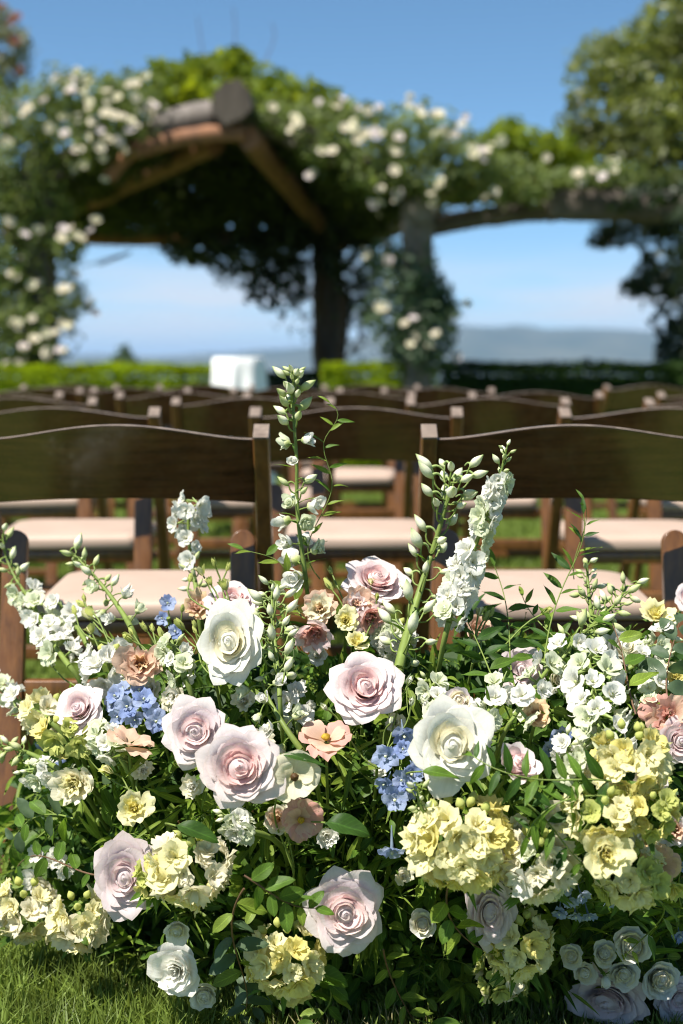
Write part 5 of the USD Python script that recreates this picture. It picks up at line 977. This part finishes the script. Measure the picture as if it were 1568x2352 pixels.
sprig("leafy_twig", "reddish twig with broad light leaves across the edge", P3([(1460, 1640), (1440, 1560), (1420, 1470), (1400, 1420)], -.03), 7, .040, .020, ("leaf_light", "leaf_mid"), 91, "round", stemmat="stem_brown")
sprig("leafy_twig", "reddish twig with pale round leaves beside the yellow lisianthus", P3([(1540, 1640), (1530, 1560), (1545, 1480), (1560, 1430)], -.03), 8, .044, .024, ("leaf_light", "leaf_grey"), 92, "round", stemmat="stem_brown")
sprig("leafy_twig", "leafy twig trailing over the star shaped pink rose", P3([(560, 2010), (620, 2050), (680, 2080), (722, 2085)], -.10), 9, .036, .018, ("leaf_light", "leaf_mid"), 93, "round", stemmat="stem_brown")
sprig("leafy_twig", "leafy twig hanging down past the low yellow stock", P3([(560, 2040), (532, 2130), (552, 2220), (560, 2330)], -.09), 12, .040, .018, ("leaf_light", "leaf_grey"), 94, "round", stemmat="stem_brown")
sprig("leafy_twig", "leafy twig with round leaves below the shaded mauve rose", P3([(1030, 2030), (1040, 2120), (1090, 2170), (1130, 2190)], -.06), 9, .036, .022, ("leaf_mid", "leaf_light"), 95, "round", stemmat="stem_brown")
sprig("leafy_twig", "leafy twig with small leaves reaching over the shaded corner by the chair leg", P3([(170, 1880), (110, 1870), (50, 1900), (20, 1960)], -.03), 11, .036, .017, ("leaf_grey", "leaf_mid"), 96, "round")
sprig("leafy_twig", "dark twig pointing out over the shaded grass corner", P3([(230, 2010), (160, 1990), (90, 1965), (40, 1990)], -.02), 8, .030, .016, ("leaf_dark", "leaf_mid"), 97, "round", stemmat="stem_brown")
sprig("leafy_twig", "twig with light leaves hanging low over the dark grass", P3([(880, 2180), (900, 2250), (930, 2310), (960, 2360)], -.04), 8, .040, .016, ("leaf_light", "leaf_mid"), 98, stemmat="stem_brown")
sprig("leafy_twig", "twig of pale leaves under the low yellow stock", P3([(740, 2240), (760, 2290), (740, 2330), (700, 2370)], -.05), 9, .036, .017, ("leaf_light", "leaf_mid"), 99, "round")
sprig("leafy_twig", "twig of light leaves at the foot of the greenery beside the white rose", P3([(600, 2250), (580, 2310), (540, 2350)], -.05), 8, .034, .018, ("leaf_light", "leaf_grey"), 100, "round")
sprig("leafy_twig", "twig of pale leaves at the shaded edge beside the yellow lisianthus", P3([(1500, 2060), (1510, 2120), (1470, 2160), (1440, 2190)], -.03), 7, .034, .013, ("leaf_mid", "leaf_light"), 101)
for k, (px, py, L, W, sh, lab) in enumerate(((455, 1905, .056, .022, "round", "broad dark leaf above the pale yellow stock"), (800, 1893, .056, .028, "round", "broad dark green leaf under the gold eyed lisianthus"), (1012, 1770, .046, .015, "lance", "dark pointed leaf lying across the largest white rose"),
                                   (760, 2240, .05, .026, "round", "pale oval leaf beside the low yellow stock"), (700, 1735, .06, .012, "lance", "long narrow leaf under the single cream flower"), (1040, 2350, .06, .018, "lance", "bright leaf tip at the bottom edge"))):
    c = fpos(px, py, -.07); t = Thing("broad_leaf", lab, "leaf", c); d = vec(1, .1 * (k % 3) - .1, .25)
    t.add("leaf_blade", leaf_mesh(c - d * L * .5, d, np.array([.2, -.6, .75]), L, W, .35, .7, sh, 7, 9), "leaf_mid" if k in (2, 3, 5) else "leaf_dark"); t.add("leaf_stalk", tube(bez([c - d * L * .5, c - d * L * .8 + [0, .03, -.01], c + [-.02, .12, -.05]], 7), .0012, 5), "stem_green")

# filler greenery, sprig by sprig
TOP = ([-80, 0, 60, 130, 220, 300, 450, 600, 700, 800, 900, 1000, 1100, 1250, 1400, 1500, 1650], [1950, 1830, 1700, 1600, 1540, 1520, 1470, 1460, 1480, 1480, 1500, 1470, 1430, 1430, 1450, 1470, 1470])
BOT = ([-80, 0, 200, 340, 480, 600, 1650], [2080, 2100, 2150, 2255, 2300, 2330, 2345])
KINDS = [("ruscus_sprig", "pointed dark green ruscus sprig filling gaps between the blooms", "lance", .042, .0145, ("leaf_dark", "leaf_mid", "leaf_mid"), 11, .9, False),
         ("round_leaf_sprig", "round leaved green sprig filling gaps low in the arrangement", "round", .036, .021, ("leaf_dark", "leaf_mid", "leaf_mid", "leaf_light"), 9, .85, False),
         ("fine_leaf_sprig", "fine needle leaved green tuft filling gaps between the blooms", "lance", .036, .0042, ("leaf_mid", "leaf_light"), 20, .6, True),
         ("narrow_leaf_sprig", "narrow leaved mid green sprig filling gaps between the blooms", "lance", .070, .0100, ("leaf_mid", "leaf_light", "leaf_light"), 9, .6, False)]
rg = np.random.default_rng(5); pts = []
MARKS = [(x[0], x[1], nick(x[2])) for x in MARKS]; SAID = {}
while len(pts) < 285:
    px, py = rg.uniform(-60, 1640), rg.uniform(1430, 2345)
    if not (np.interp(px, *TOP) + 15 < py < np.interp(px, *BOT) - 12): continue
    if min([((px - a) ** 2 + (py - b) ** 2) for a, b in pts] or [1e9]) < 36 ** 2: continue
    pts.append((px, py))
for k in range(34): pts.append((rg.uniform(490, 1630), rg.uniform(2255, 2352)))
for i, (px, py) in enumerate(pts):
    w = rg.random(); low, right = py > 1950, px > 1050
    k = (1 if w < .42 else 3 if w < .70 else 0 if w < .86 else 2) if low else ((0 if w < .5 else 3 if w < .72 else 2 if w < .86 else 1) if right else (3 if w < .38 else 2 if w < .66 else 0 if w < .84 else 1))
    name, lab, sh, L, W, ms, n, sp, pair = KINDS[k]
    out = np.array([rg.normal() * .55 + (px - 784) / 1300, -.75 - .3 * rg.random(), .45 + .45 * rg.normal() - (.55 if 2150 < py < 2250 else .25 if py >= 2250 else 0)]); out /= np.linalg.norm(out)
    tipp = fpos(px, py, .035 + .075 * rg.random()); ln = .10 + .05 * rg.random(); foot = tipp - out * ln
    foot[2] = max(foot[2], .01); tipp[2] = max(tipp[2], .015); foot[1] = min(foot[1], 2.2)
    mid = (foot + tipp) / 2 + np.array([rg.normal() * .01, 0, .012])
    near = []
    for b in sorted(MARKS, key=lambda b: (b[0] - px) ** 2 + (b[1] - py) ** 2):
        if b[2] not in near: near.append(b[2])
        if len(near) == 5: break
    short = {"ruscus_sprig": "pointed leaved sprig", "round_leaf_sprig": "round leaved sprig", "fine_leaf_sprig": "fine leaved tuft", "narrow_leaf_sprig": "narrow leaved sprig"}[name]
    for a_, b_ in ((0, 1), (0, 2), (1, 2), (0, 3), (1, 3), (0, 4), (2, 3), (1, 4)):
        lab = f"{short} between {near[a_]} and {near[b_]}"
        if lab not in SAID: break
    SAID[lab] = 1
    sprig(name, lab, [foot, mid, tipp], n // 2 if pair else n, L * (.8 + .4 * rg.random()), W * (.85 + .3 * rg.random()), ms, 1000 + i, sh, KINDS[k][0].replace("_", " ") + "s filling the arrangement", spread=sp, pair=pair, stem_r=.0012, stemmat=("stem_green", "stem_dark", "stem_dark")[i % 3])
# the dense inner greenery that closes the gaps
rg = np.random.default_rng(6); n = 12000; px, py = rg.uniform(-90, 1680, n), rg.uniform(1430, 2400, n)
ok = (py > np.interp(px, *TOP) + 30) & (py < np.interp(px, *BOT) + 40); px, py = px[ok], py[ok]
P = np.array([at(a, b, Yf(a, b) + .15 + .2 * q) for a, b, q in zip(px, py, rg.random(len(px)))]); P = P[(P[:, 2] > .008) & (P[:, 1] < 2.24)]; n = len(P)
N = np.column_stack([rg.normal(size=n), -1 + rg.normal(size=n) * .8, .5 + rg.normal(size=n) * .8]); N /= np.linalg.norm(N, axis=1, keepdims=True)
A = np.cross(N, rg.normal(size=(n, 3))); A /= np.linalg.norm(A, axis=1, keepdims=True); B = np.cross(N, A); L = (.038 * (.6 + .8 * rg.random(n)))[:, None]; W = L * (.16 + .12 * rg.random(n))[:, None]
v = np.stack([P - A * L * .5, P + B * W - N * W * .4, P + A * L * .5 - N * L * .1, P - B * W - N * W * .4], 1).reshape(-1, 3); q = np.arange(n)[:, None] * 4
p = put("leafy_greenery", (v, np.vstack([q + [0, 1, 2], q + [0, 2, 3]])), "leaf_dark", smooth=False, kind="stuff")
tag(stage.GetPrimAtPath(p), "dense dark leafy greenery packed inside the floral arrangement", "greenery")
